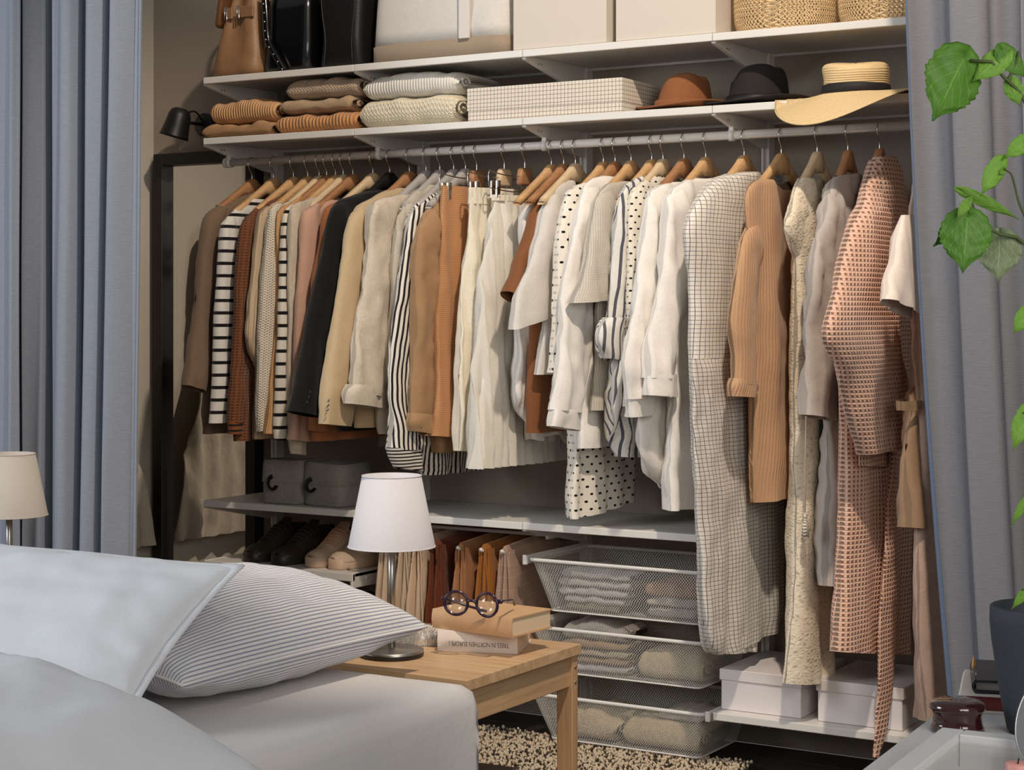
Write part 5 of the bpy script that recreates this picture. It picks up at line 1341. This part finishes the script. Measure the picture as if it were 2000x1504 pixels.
def lamp(cx, cy, lab, shade, s=1.):
    t = thing('table_lamp', lab, 'table lamp', (cx, cy, TZ), group='bedside lamps')
    lathe('base', [(0, .001), (.070, .001), (.071, .004), (.071, .010)], (cx, cy, TZ), 'black_metal', t)
    lathe('base_plate', [(.071, .010), (.0705, .0145), (.068, .016), (.012, .017), (.008, .02), (.0, .02)], (cx, cy, TZ), 'steel', t)
    tube('pole', [(cx, cy, TZ + .016), (cx, cy, TZ + .30)], .0085, 'steel', t, 20)
    zb, zt_ = .242, .398
    lathe('shade', [(.0965, zb), (.0655, zt_), (.0635, zt_), (.0945, zb)], (cx, cy, TZ), shade, t, 64)
    for z, r in ((zb, .0965), (zt_, .0655)):
        tube('shade_ring', [(cx + r * math.cos(2 * PI * k / 48), cy + r * math.sin(2 * PI * k / 48), TZ + z) for k in range(48)], .0014, shade, t, 6, True)
    tube('socket', [(cx, cy, TZ + .29), (cx, cy, TZ + .335)], .014, 'white_lacquer', t, 16)
    lathe('bulb', [(.010, .335), (.016, .350), (.019, .362), (.016, .376), (.008, .384), (0, .386)], (cx, cy, TZ), 'lampshade_in', t, 20)
    for k in range(3):
        a = 2 * PI * k / 3 + .3
        tube('shade_spoke', [(cx, cy, TZ + .33), (cx + .075 * math.cos(a), cy + .075 * math.sin(a), TZ + .33)], .0016, 'steel', t, 6)
lp = atZ(765, 1281, TZ)
lamp(lp.x, lp.y, 'table lamp with white linen shade and nickel pole beside the books', 'shade')
lamp(.396, -1.585, 'table lamp with grey linen shade at the left picture edge', 'shade_grey')
# ------------------------------------------------------------------ books, glasses, fluff, magazines
def book(name, lab, cx, cy, z, rz, L, D, H, cover, pages, title=None, spine_bulge=.004, group=None, rounded=True):
    """spine faces local -Y"""
    t = thing(name, lab, 'book', (cx, cy, z), rz, group=group)
    n = 9; prof = [(D / 2, 0)] + [(-D / 2 - spine_bulge * math.sin(PI * k / n), H * k / n) for k in range(n + 1)] + [(D / 2, H)]
    inner = [(D / 2, H - .003)] + [(-D / 2 - spine_bulge * math.sin(PI * k / n) + .003, .003 + (H - .006) * k / n) for k in range(n, -1, -1)] + [(D / 2, .003)]
    pf = prof + inner; m = len(pf)
    V = [(-L / 2, a, b) for a, b in pf] + [(L / 2, a, b) for a, b in pf]
    k = len(prof); Fc = [[i, (i + 1) % m, m + (i + 1) % m, m + i] for i in range(m)]
    for s in (0, m):
        for i in range(k - 1): Fc.append([s + i, s + i + 1, s + m - 2 - i, s + m - 1 - i])
    add('cover', V, Fc, cover, t, False, smooth=False)
    box('page_block', -L / 2 + .003, L / 2 - .003, -D / 2 + .001, D / 2 - .004, .003, H - .003, pages, t, .001, world=False)
    return t
def bookpos(px1, py1, px2, py2, z):
    a, b = atZ(px1, py1, z), atZ(px2, py2, z); d = (b - a); rz = math.atan2(d.y, d.x); return a, b, rz, d.length
a, b, rz, L = bookpos(855, 1272, 1011, 1278, TZ)
D1 = .165; mid = (a + b) / 2; nrm = Vector((-math.sin(rz), math.cos(rz), 0)); c1 = mid + nrm * D1 / 2
bk = book('book', 'thick white book with upside-down title on its spine', c1.x, c1.y, TZ + .0005, rz, L, D1, .047, 'book_white', 'paper', group='books on the bedside table')
fc = bpy.data.curves.new('title', 'FONT'); fc.body = 'TREES IN NORTHEN EUROPE I'; fc.size = .0155; fc.align_x = 'CENTER'; fc.align_y = 'CENTER'; fc.extrude = .0001; fc.offset = -.0002
fo = bpy.data.objects.new('title_tmp', fc); COL.objects.link(fo)
dg = bpy.context.evaluated_depsgraph_get(); me = bpy.data.meshes.new_from_object(fo.evaluated_get(dg)); bpy.data.objects.remove(fo, do_unlink=True)
me.materials.clear(); me.materials.append(MT['ink'])
wd = max(v.co.x for v in me.vertices) - min(v.co.x for v in me.vertices)
for v in me.vertices:
    x, y = v.co.x * (.136 / wd), v.co.y
    zz_ = .019 - y; v.co = Vector((-x + .004, -D1 / 2 - .004 * math.sin(PI * zz_ / .047) - .0004 - v.co.z, zz_))
to = bpy.data.objects.new('spine_title', me); COL.objects.link(to); to.parent = bk; to['label'] = 'small black upside-down capital letters'
a, b, rz2, L2 = bookpos(845, 1226, 1001, 1246, TZ + .048)
D2 = .155; mid = (a + b) / 2; nrm = Vector((-math.sin(rz2), math.cos(rz2), 0)); c2 = mid + nrm * D2 / 2
book('book', 'book wrapped in brown kraft paper on top of the white book', c2.x, c2.y, TZ + .048, rz2, L2, D2, .043, 'kraft', 'paper', group='books on the bedside table')
def glasses():
    z0 = TZ + .0915; g0 = atZ(921, 1206, TZ + .0915)
    t = thing('eyeglasses', 'round plum-framed eyeglasses resting on the kraft book', 'glasses', (g0.x, g0.y, z0), rz2 + R(16))
    r = .0255; sep = .036; zc = r + .004
    for s in (-1, 1):
        rim = tube('rim', [(s * sep + r * math.cos(2 * PI * k / 40), -.004 * math.cos(2 * PI * k / 40) * s, zc + r * math.sin(2 * PI * k / 40)) for k in range(40)], .0034, 'acetate', t, 10, True, world=False)
        add('lens', *lathegeo([(0, .0005), (r - .002, .0), (r - .002, -.001), (0, -.0005)], n=32), 'glass', t, False).matrix_local = Matrix.Translation((s * sep, 0, zc)) @ Matrix.Rotation(PI / 2, 4, 'X')
        sloft('hinge', [(s * (sep + r + .004), .001, zc + .004, .006, .003), (s * (sep + r + .004), .001, zc + .013, .006, .003)], 'acetate', t, 3, 16, world=False)
        tube('temple', crv([(s * (sep + r + .007), .003, zc + .009), (s * (sep + r + .004), .05, zc + .003), (s * (sep + r - .002), .10, zc - .004), (s * (sep + r - .006), .125, zc - .018)], 20) if s > 0 else crv([(s * (sep + r + .007), .003, zc + .009), (s * (sep + r - .012), .02, zc + .0), (s * (sep + r - .05), .03, zc - .012), (s * (sep + r - .085), .032, zc - .02)], 20), .003, 'acetate', t, 8, world=False)
    tube('bridge', crv([(-.011, 0, zc + .002), (-.005, -.002, zc + .007), (.005, -.002, zc + .007), (.011, 0, zc + .002)], 12), .0036, 'acetate', t, 8, world=False)
glasses()
def fluff():
    c = atZ(790, 1262, TZ); c = Vector((c.x - .01, c.y + .06, TZ))
    t = thing('faux_fur', 'small piece of white faux fur behind the lamp base', 'fur', c)
    rnd = random.Random(5); V, Fc = [], []
    for i in range(1800):
        a = rnd.uniform(0, 2 * PI); rr = math.sqrt(rnd.random()); x, y = .085 * rr * math.cos(a), .06 * rr * math.sin(a)
        h = .03 * (1 - rr * rr) + .003; d = Vector((x * 6 + rnd.uniform(-.5, .5), y * 6 + rnd.uniform(-.5, .5), .7)).normalized() * rnd.uniform(.010, .022)
        p = Vector((c.x + x, c.y + y, TZ + .002 + h * .7)); s = Vector((-d.y, d.x, 0)).normalized() * .0013; b = len(V)
        V += [p - s, p + s, p + d * .6 + s * .7 + Vector((0, 0, .001)), p + d, p + d * .6 - s * .7]; Fc.append([b, b + 1, b + 2, b + 3, b + 4])
    o = add('pile', V, Fc, plain('white_fur', rgb(236, 228, 218), .9), t); o['kind'] = 'stuff'
    sloft('backing', [(c.x, c.y, TZ + .001, .08, .055), (c.x, c.y, TZ + .018, .06, .04), (c.x, c.y, TZ + .026, .03, .02)], 'pillow', t, 2, 32)
fluff()
zz = .1845
for i in range(5):
    t = thing('magazine', ['bottom magazine', 'second magazine from the bottom', 'middle magazine', 'fourth magazine from the bottom', 'top magazine with dark cover'][i] + ' in the stack on the table slats', 'magazine', (1.71, -1.56, zz), R([3, -2, 5, 1, 4][i]), group='magazines under the bedside table')
    h = [.014, .010, .013, .009, .012][i]
    box('pages', -.105, .105, -.14, .14, .0006, h - .0012, 'grey_pages', t, .001, world=False)
    box('cover', -.106, .106, -.141, .141, h - .0012, h, 'mag_cover', t, .0003, world=False)
    zz += h + .0006

# ------------------------------------------------------------------ bed
BX1, BY1, BZ = 1.952, -1.815, .52
t = thing('bed', 'bed with smooth white fitted sheet in the foreground', 'bed', (1.2, -3, 0))
def mattgeo():
    V, Fc = [], []; x0, y0 = .62, -3.9; r = .032; nx, ny = 60, 80
    pts = []
    # top and sides as one draped grid in arc length
    def prof(s, L):       # s from 0..L+2*drop across; returns pos, dz
        return s
    drop = .36
    def m1(a, lo, hi):    # a: signed arc distance from centre
        half = (hi - lo) / 2; c = (lo + hi) / 2; s = abs(a); sg = 1 if a >= 0 else -1
        flat = half - r
        if s <= flat: return c + sg * s, 0.
        q = (s - flat)
        if q < r * PI / 2: th = q / r; return c + sg * (flat + r * math.sin(th)), r * (1 - math.cos(th))
        return c + sg * half, r + q - r * PI / 2
    hx = (BX1 - x0) / 2 + drop * .8; hy = (BY1 - y0) / 2 + drop * .8
    for j in range(ny + 1):
        b = -hy + 2 * hy * j / ny; y, dy = m1(b, y0, BY1)
        for i in range(nx + 1):
            a = -hx + 2 * hx * i / nx; x, dx = m1(a, x0, BX1)
            d = max(dx, dy) if min(dx, dy) < 1e-6 else min(.42, math.hypot(dx, dy))
            z = BZ - min(d, .42) + .003 * nz(x * 5, y * 5) * (d < .05)
            wv = .006 * nz(y * 9, z * 5, 3) * min(1, d * 6)
            V.append((x + (wv if dx > .03 else 0), y + (wv if dy > .03 else 0), max(.1, z)))
    for j in range(ny):
        for i in range(nx): q = j * (nx + 1) + i; Fc.append([q, q + 1, q + nx + 2, q + nx + 1])
    return V, Fc
V, Fc = mattgeo(); add('fitted_sheet', V, Fc, 'sheet', t)
box('mattress', .66, BX1 - .012, -3.86, BY1 - .012, .12, BZ - .03, 'sheet', t, .03, 3)
box('bed_base', .70, BX1 - .04, -3.82, BY1 - .04, 0.001, .12, 'bamboo', t, .004)

def pillow(name, lab, c, ax_, ay_, az_, w_, d_, h_, mat, seed, wr=.010, flange=0., stripe=None, grp='pillows on the bed', flat=0.):
    ax_, ay_, az_ = Vector(ax_), Vector(ay_), Vector(az_); c = Vector(c)
    t = thing(name, lab, 'pillow', c, group=grp); n = 52
    V, Fc, UV = [], [], []
    def side(sg):
        for j in range(n + 1):
            v = -1 + 2 * j / n; v = math.copysign(1 - (1 - abs(v)) ** 1.25, v)
            for i in range(n + 1):
                u = -1 + 2 * i / n; u = math.copysign(1 - (1 - abs(u)) ** 1.25, u)
                e = max(0, (1 - u * u) * (1 - v * v))
                th = h_ * (e ** .42)
                x = w_ * u * (1 - .075 * (1 - v * v) * abs(u)); y = d_ * v * (1 - .075 * (1 - u * u) * abs(v))
                edge = 1 - e ** .5
                rip = wr * edge * (math.sin((u if abs(v) > abs(u) else v) * 17 + seed) * .35 + nz(u * 5, v * 5, seed)) * (e ** .3)
                z = sg * th * (1 if sg > 0 else (.78 if flat else .8)) + rip + wr * .8 * nz(u * 2.4, v * 2.4, seed + 4) * e ** .4 + .25 * wr * nz(u * 9, v * 5, seed + 6) * e ** .3
                V.append(c + ax_ * x + ay_ * y + az_ * z); UV.append((x, y, z))
    side(1); b = len(V); side(-1)
    N1 = n + 1                       # stripes follow the cloth: arc length across the pillow
    for o_ in (0, b):
        for j in range(N1):
            row = [UV[o_ + j * N1 + i] for i in range(N1)]; acc = [0.]
            for p, q in zip(row, row[1:]): acc.append(acc[-1] + math.hypot(q[0] - p[0], q[2] - p[2]))
            for i in range(N1): UV[o_ + j * N1 + i] = (acc[i] - acc[-1] if o_ == 0 else acc[-1] - acc[i], row[i][1])
    for j in range(n):
        for i in range(n):
            q = j * (n + 1) + i; Fc.append([q, q + 1, q + n + 2, q + n + 1]); Fc.append([b + q + n + 1, b + q + n + 2, b + q + 1, b + q])
    add('case', V, Fc, mat, t, uv=UV)
    # sewn edge all round
    P = []
    def edge(u, v): return c + ax_ * (w_ * u * (1 - .075 * (1 - v * v) * abs(u))) + ay_ * (d_ * v * (1 - .075 * (1 - u * u) * abs(v)))
    for k in range(30): P.append(edge(-1 + 2 * k / 30, -1))
    for k in range(30): P.append(edge(1, -1 + 2 * k / 30))
    for k in range(30): P.append(edge(1 - 2 * k / 30, 1))
    for k in range(30): P.append(edge(-1, 1 - 2 * k / 30))
    if flange:
        EV, EF, EU = [], [], []
        for p in P:
            q = p + (p - c).normalized() * flange; EV += [p - (p - c).normalized() * .01, q]; EU += [(0, 0), (0, flange)]
        m = len(P)
        for k in range(m): a_, b_ = 2 * k, 2 * ((k + 1) % m); EF.append([a_, b_, b_ + 1, a_ + 1])
        o = add('flange', EV, EF, mat, t, uv=EU); o.modifiers.new('thickness', 'SOLIDIFY').thickness = .004
    else: tube('seam', P, .0028, mat, t, 8, True)
FB['ticking'] = fabric('blue_pinstripe_cotton', rgb(228, 224, 222), 'vs', rgb(146, 152, 170), .0082, .36, bump=.0008, crumple=.4)
FB['pillowcase'] = fabric('white_percale', rgb(228, 230, 234), bump=.0010, crumple=.8, var=.03)
pillow('striped_pillow', 'blue and white pinstriped pillow lying near the bed edge', (1.505, -2.075, .624), (1, .0, -.10), (0.05, .998, 0), (.10, 0, .995), .24, .362, .118, FB['ticking'], 2., wr=.014, flat=1)
ca = R(37.3)
pillow('white_pillow', 'plain white pillow with flat border leaning on the striped one', (1.32, -2.408, .668), (1, 0, 0), (0, math.cos(ca), math.sin(ca)), (0, -math.sin(ca), math.cos(ca)), .38, .19, .075, FB['pillowcase'], 5., wr=.016, flange=.018, flat=1)
def duvet():
    t = thing('duvet', 'puffy white duvet heaped at the front left of the bed', 'duvet', (1.3, -3.1, BZ))
    V, Fc, UV = [], [], []; nx, ny = 90, 90
    x0, x1, y0, y1 = .60, 2.06, -3.85, -2.62
    for j in range(ny + 1):
        v = -1 + 2 * j / ny
        for i in range(nx + 1):
            u = -1 + 2 * i / nx
            x = (x0 + x1) / 2 + (x1 - x0) / 2 * u; y = (y0 + y1) / 2 + (y1 - y0) / 2 * v
            e = max(0, 1 - abs(u) ** 5) ** .55 * max(0, 1 - abs(v) ** 7) ** .5
            sl = .20 - .075 * max(0, u) ** 1.5
            z = BZ + .012 + sl * e + e * (.016 * nz(x * 2.4, y * 2.4, 1) + .012 * nz(x * 4 + y * 5, y * 2 - x * 3, 8) + .016 * (.4 - abs(nz(x * 6 + y * 3, y * 3 - x * 2, 11))) + .010 * (.3 - abs(nz(x * 13 - y * 5, y * 8 + x * 3, 15))) + .02 * math.sin(x * 9 + 2.5 * y + 2 * nz(x * 2, y * 2)) * nz(x * 2, y * 2, 4) + .006 * nz(x * 11, y * 11, 3))
            x2 = x
            V.append((x2, y, z)); UV.append((x, y))
    n1 = (nx + 1)
    for j in range(ny):
        for i in range(nx): q = j * n1 + i; Fc.append([q, q + 1, q + n1 + 1, q + n1])
    b = len(V); V += [(v[0], v[1], BZ + .004) for v in V]; UV += UV
    for j in range(ny):
        for i in range(nx): q = b + j * n1 + i; Fc.append([q + n1, q + n1 + 1, q + 1, q])
    add('cover', V, Fc, FB['pillowcase'], t, uv=UV)
duvet()

# ------------------------------------------------------------------ dresser and what stands on it
DZ = .75
t = thing('dresser', 'white low dresser at the bottom right corner', 'dresser', (3.5, -2.9, 0), R(3.5))
box('top', -.332, .6, -.75, .42, DZ - .022, DZ, 'white_wood', t, .003, world=False)
box('body', -.31, .57, -.72, .39, .05, DZ - .022, 'white_wood', t, .002, world=False)
for k in range(3):
    d = box('drawer', -.326, -.311, -.70, .37, .08 + k * .215, .08 + k * .215 + .205, 'white_wood', t, .003, world=False)
    for y in (-.4, .07): tube('knob', [(-.326, y, .18 + k * .215), (-.345, y, .18 + k * .215)], .012, 'white_wood', d, 14, world=False)
# display frame lying flat
a, b, c = atZ(1839, 1420, .79), atZ(1746, 1491, .79), atZ(1963, 1436, .79)
fr = math.atan2(a.y - b.y, a.x - b.x) - PI / 2
t = thing('display_frame', 'white box frame with glass lying on the dresser', 'frame', (a.x, a.y, DZ), fr)
Lx, Ly, H = .30, .30, .04; wq = .026
for nm, q in (('frame_side', (0, wq, -Ly, 0)), ('frame_side', (Lx - wq, Lx, -Ly, 0)), ('frame_end', (wq, Lx - wq, -wq, 0)), ('frame_end', (wq, Lx - wq, -Ly, -Ly + wq))):
    box(nm, q[0], q[1], q[2], q[3], .0005, H, 'white_wood', t, .0015, world=False)
box('backing', wq - .002, Lx - wq + .002, -Ly + wq - .002, -wq + .002, .0008, .004, 'box_lilac', t, 0, world=False)
box('glass', wq - .002, Lx - wq + .002, -Ly + wq - .002, -wq + .002, H - .010, H - .008, 'glass', t, 0, world=False)
box('print', .08, .16, -.13, -.075, .0042, .005, 'photo_dark', t, 0, world=False)
j = atZ(1870, 1428, DZ)
t = thing('lacquer_jar', 'round dark brown lacquer jar with lid', 'jar', (j.x, j.y, DZ))
lathe('jar', [(0, .0005), (.031, .0005), (.033, .003), (.030, .010), (.029, .020), (.031, .026)], j, 'glaze', t)
lathe('lid', [(.031, .026), (.0335, .028), (.0335, .032), (.031, .036), (.020, .0395), (0, .0405)], j, 'glaze', t)
bb = Vector((3.205, -2.515, DZ))
book('book', 'old book with red page edges behind the dark pot', bb.x, bb.y, DZ + .0005, R(-75), .16, .10, .024, 'book_white', 'red_pages', group='books on the dresser')
book('book', 'smaller grey book stacked on the red-edged book', bb.x + .008, bb.y - .004, DZ + .025, R(-72), .14, .085, .017, 'dark_cover', 'grey_pages', group='books on the dresser')
p = atD(1902, 1326, 2.33)
t = thing('glass_vial', 'tiny glass vial with peach teardrop stopper on the stacked books', 'bottle', (p.x, p.y, DZ + .0425))
lathe('vial', [(0, 0), (.004, 0), (.004, .007), (.002, .009), (0, .009)], (p.x, p.y, DZ + .0425), 'glass', t, 16)
lathe('stopper', [(0, .008), (.0022, .011), (.0026, .015), (.0016, .021), (0, .027)], (p.x, p.y, DZ + .0425), 'gold', t, 16)
t = thing('table_mirror', 'round tilted vanity mirror at the right picture edge', 'mirror', (3.37, -2.90, DZ + .0))
mc = atD(2052, 1405, 1.93); mn = Vector((-.50, -.62, .30)).normalized(); m1 = mn.cross(Vector((0, 0, 1))).normalized(); m2 = m1.cross(mn)
def disc(prof, n=56):
    V, Fc = lathegeo(prof, n=n); return [mc + m1 * v.x + m2 * v.y + mn * v.z for v in V], Fc
V, Fc = disc([(0, .002), (.052, .002)]); add('glass', V, Fc, 'mirror', t)
V, Fc = disc([(.052, .002), (.0535, .003), (.054, 0), (.052, -.003), (0, -.003)]); add('rim', V, Fc, 'steel', t)
tube('stand', [mc - mn * .003, mc - mn * .02 - m2 * .03, (mc.x + .012, mc.y + .015, DZ + .004)], .003, 'steel', t)
lathe('foot', [(0, .001), (.03, .001), (.03, .005), (0, .006)], (mc.x + .012, mc.y + .015, DZ), 'steel', t)
p = atD(1988, 1490, 1.86)
t = thing('candle', 'pink pillar candle at the bottom right corner', 'candle', (p.x, p.y, DZ))
lathe('wax', [(0, .0005), (.0125, .0005), (.0125, p.z - DZ - .001), (.0115, p.z - DZ), (0, p.z - DZ - .001)], (p.x, p.y, DZ), 'pink_wax', t, 28)
tube('wick', [(p.x, p.y, p.z - .001), (p.x + .001, p.y, p.z + .005)], .0008, 'ink', t, 6)
# ------------------------------------------------------------------ potted plant
pc = Vector((3.292, -2.665, DZ))
t = thing('potted_plant', 'leafy green plant in a dark slate pot on the dresser', 'plant', pc)
pw = 1.0
lathe('pot', [(0, .001), (.034, .001), (.037, .004), (.046, .05), (.055, .11), (.0575, .135), (.057, .152), (.0545, .154), (.0525, .150), (.050, .11), (.03, .10)], pc, 'pot', t, 56)
lathe('soil', [(0, .122), (.03, .121), (.051, .119)], pc, 'soil', t, 40)
PD = 2.16
def stem(pts, r=.0028, d=PD):
    P = []
    for q in pts:
        P.append(atD(q[0], q[1], q[2] if len(q) > 2 else d) if len(q) < 4 else Vector(q[:3]))
    return tube('stem', crv(P, 30), [r * (1.2 - .6 * i / 29) for i in range(30)], 'stem', t, 8)
base = pc + Vector((.0, .0, .12)); bpx = (2012, 1200)
S = [[(2010, 1215, 2.2), (2022, 1000, 2.2), (2035, 760), (2020, 560), (2000, 470), (1960, 460), (1900, 432)],
     [(2014, 1215, 2.2), (2040, 800), (2050, 500), (2030, 300), (2000, 190), (1968, 160), (1935, 120), (1895, 118)],
     [(2025, 560), (2008, 440), (1990, 395), (1975, 340), (1960, 330)], [(2045, 320), (2020, 270), (2000, 280)], [(2030, 900), (2010, 820), (1998, 805)], [(2026, 1050), (2010, 975), (1998, 968)],
     [(1905, 430), (1900, 400), (1892, 382)], [(1968, 160), (1985, 120), (1990, 100)], [(2018, 1180, 2.2), (2004, 1150), (1996, 1152)]]
for s_ in S: stem(s_, .0034 if len(s_) > 5 else .0020)
def leaf(bx_, tx_, wpx, mat, d=PD, tiltd=0., cup=.25, roll=0., lab=None, serr=1.):
    """heart-shaped serrated leaf from base pixel to tip pixel at distance d; tiltd pushes the tip nearer/farther"""
    A, B = atD(bx_[0], bx_[1], d), atD(tx_[0], tx_[1], d + tiltd); ax_ = B - A; L = ax_.length; ax_ = ax_ / L
    view = (Vector((CX, CY, CZ)) - A).normalized(); sd = ax_.cross(view).normalized(); nn = sd.cross(ax_).normalized()
    sd = (sd * math.cos(roll) + nn * math.sin(roll)).normalized(); nn = sd.cross(ax_).normalized()
    W = wpx / F * d / 2; V, Fc, UV = [], [], []; nt, ns = 30, 10
    for i in range(nt + 1):
        u = i / nt
        f = (math.sin(PI * min(1, u) ** .62)) ** .85 * (1 - .10 * u) if u < 1 else 0
        if u > .68: f *= 1 - .5 * math.sin(PI / 2 * (u - .68) / .32)
        tooth = 1 - serr * .13 * ((u * 11) % 1)
        for k in range(-ns, ns + 1):
            s = k / ns; a = abs(s)
            back = -.20 * L * a ** 1.6 * max(0, 1 - u * 3.2)      # heart lobes reach behind the stalk
            x = u * L + back; y = W * f * s * (tooth if a > .8 else 1)
            z = cup * W * (a ** 1.5) * .5 - .10 * L * u * u + .05 * W * math.sin(u * 22 + a * 5) * a + .05 * W * nz(u * 4, s * 3, bx_[0])
            V.append(A + ax_ * x + sd * y + nn * (-z)); UV.append((s, u))
    n1 = 2 * ns + 1
    for i in range(nt):
        for k in range(2 * ns): q = i * n1 + k; Fc.append([q, q + 1, q + n1 + 1, q + n1])
    o = add('leaf', V, Fc, mat, t, uv=UV); o.modifiers.new('thickness', 'SOLIDIFY').thickness = .0004
    if lab: o['label'] = lab
leaf((1884, 112), (1818, 238), 132, 'leaf', roll=.35, tiltd=-.02)
leaf((1962, 104), (1898, 162), 56, 'leaf_bright', roll=-.3)
leaf((1958, 96), (2004, 156), 52, 'leaf', roll=.5)
leaf((1974, 158), (1992, 208), 40, 'leaf_bright')
leaf((2010, 272), (1958, 310), 40, 'leaf_bright', roll=.2)
leaf((1956, 316), (1914, 382), 46, 'leaf_bright', roll=.4)
leaf((1962, 330), (1950, 342), 16, 'leaf_bright')
leaf((1884, 376), (1990, 424), 30, 'leaf_bright', roll=-.4)
leaf((1894, 424), (1820, 480), 66, 'leaf', d=2.18, roll=.5)
leaf((1890, 424), (1880, 534), 112, 'leaf', d=2.14, roll=.1)
leaf((1892, 392), (1868, 428), 22, 'leaf_bright', d=2.13)
leaf((1952, 462), (1950, 552), 96, 'leaf_back', d=2.17, roll=-.2, lab='grey-green underside of a leaf')
leaf((2016, 604), (1978, 652), 44, 'leaf_bright')
leaf((2012, 800), (1976, 880), 50, 'leaf_bright', roll=.3)
leaf((2014, 966), (1970, 1028), 26, 'leaf_bright', roll=.7)
leaf((2010, 1150), (1974, 1190), 22, 'leaf_bright', roll=.3)
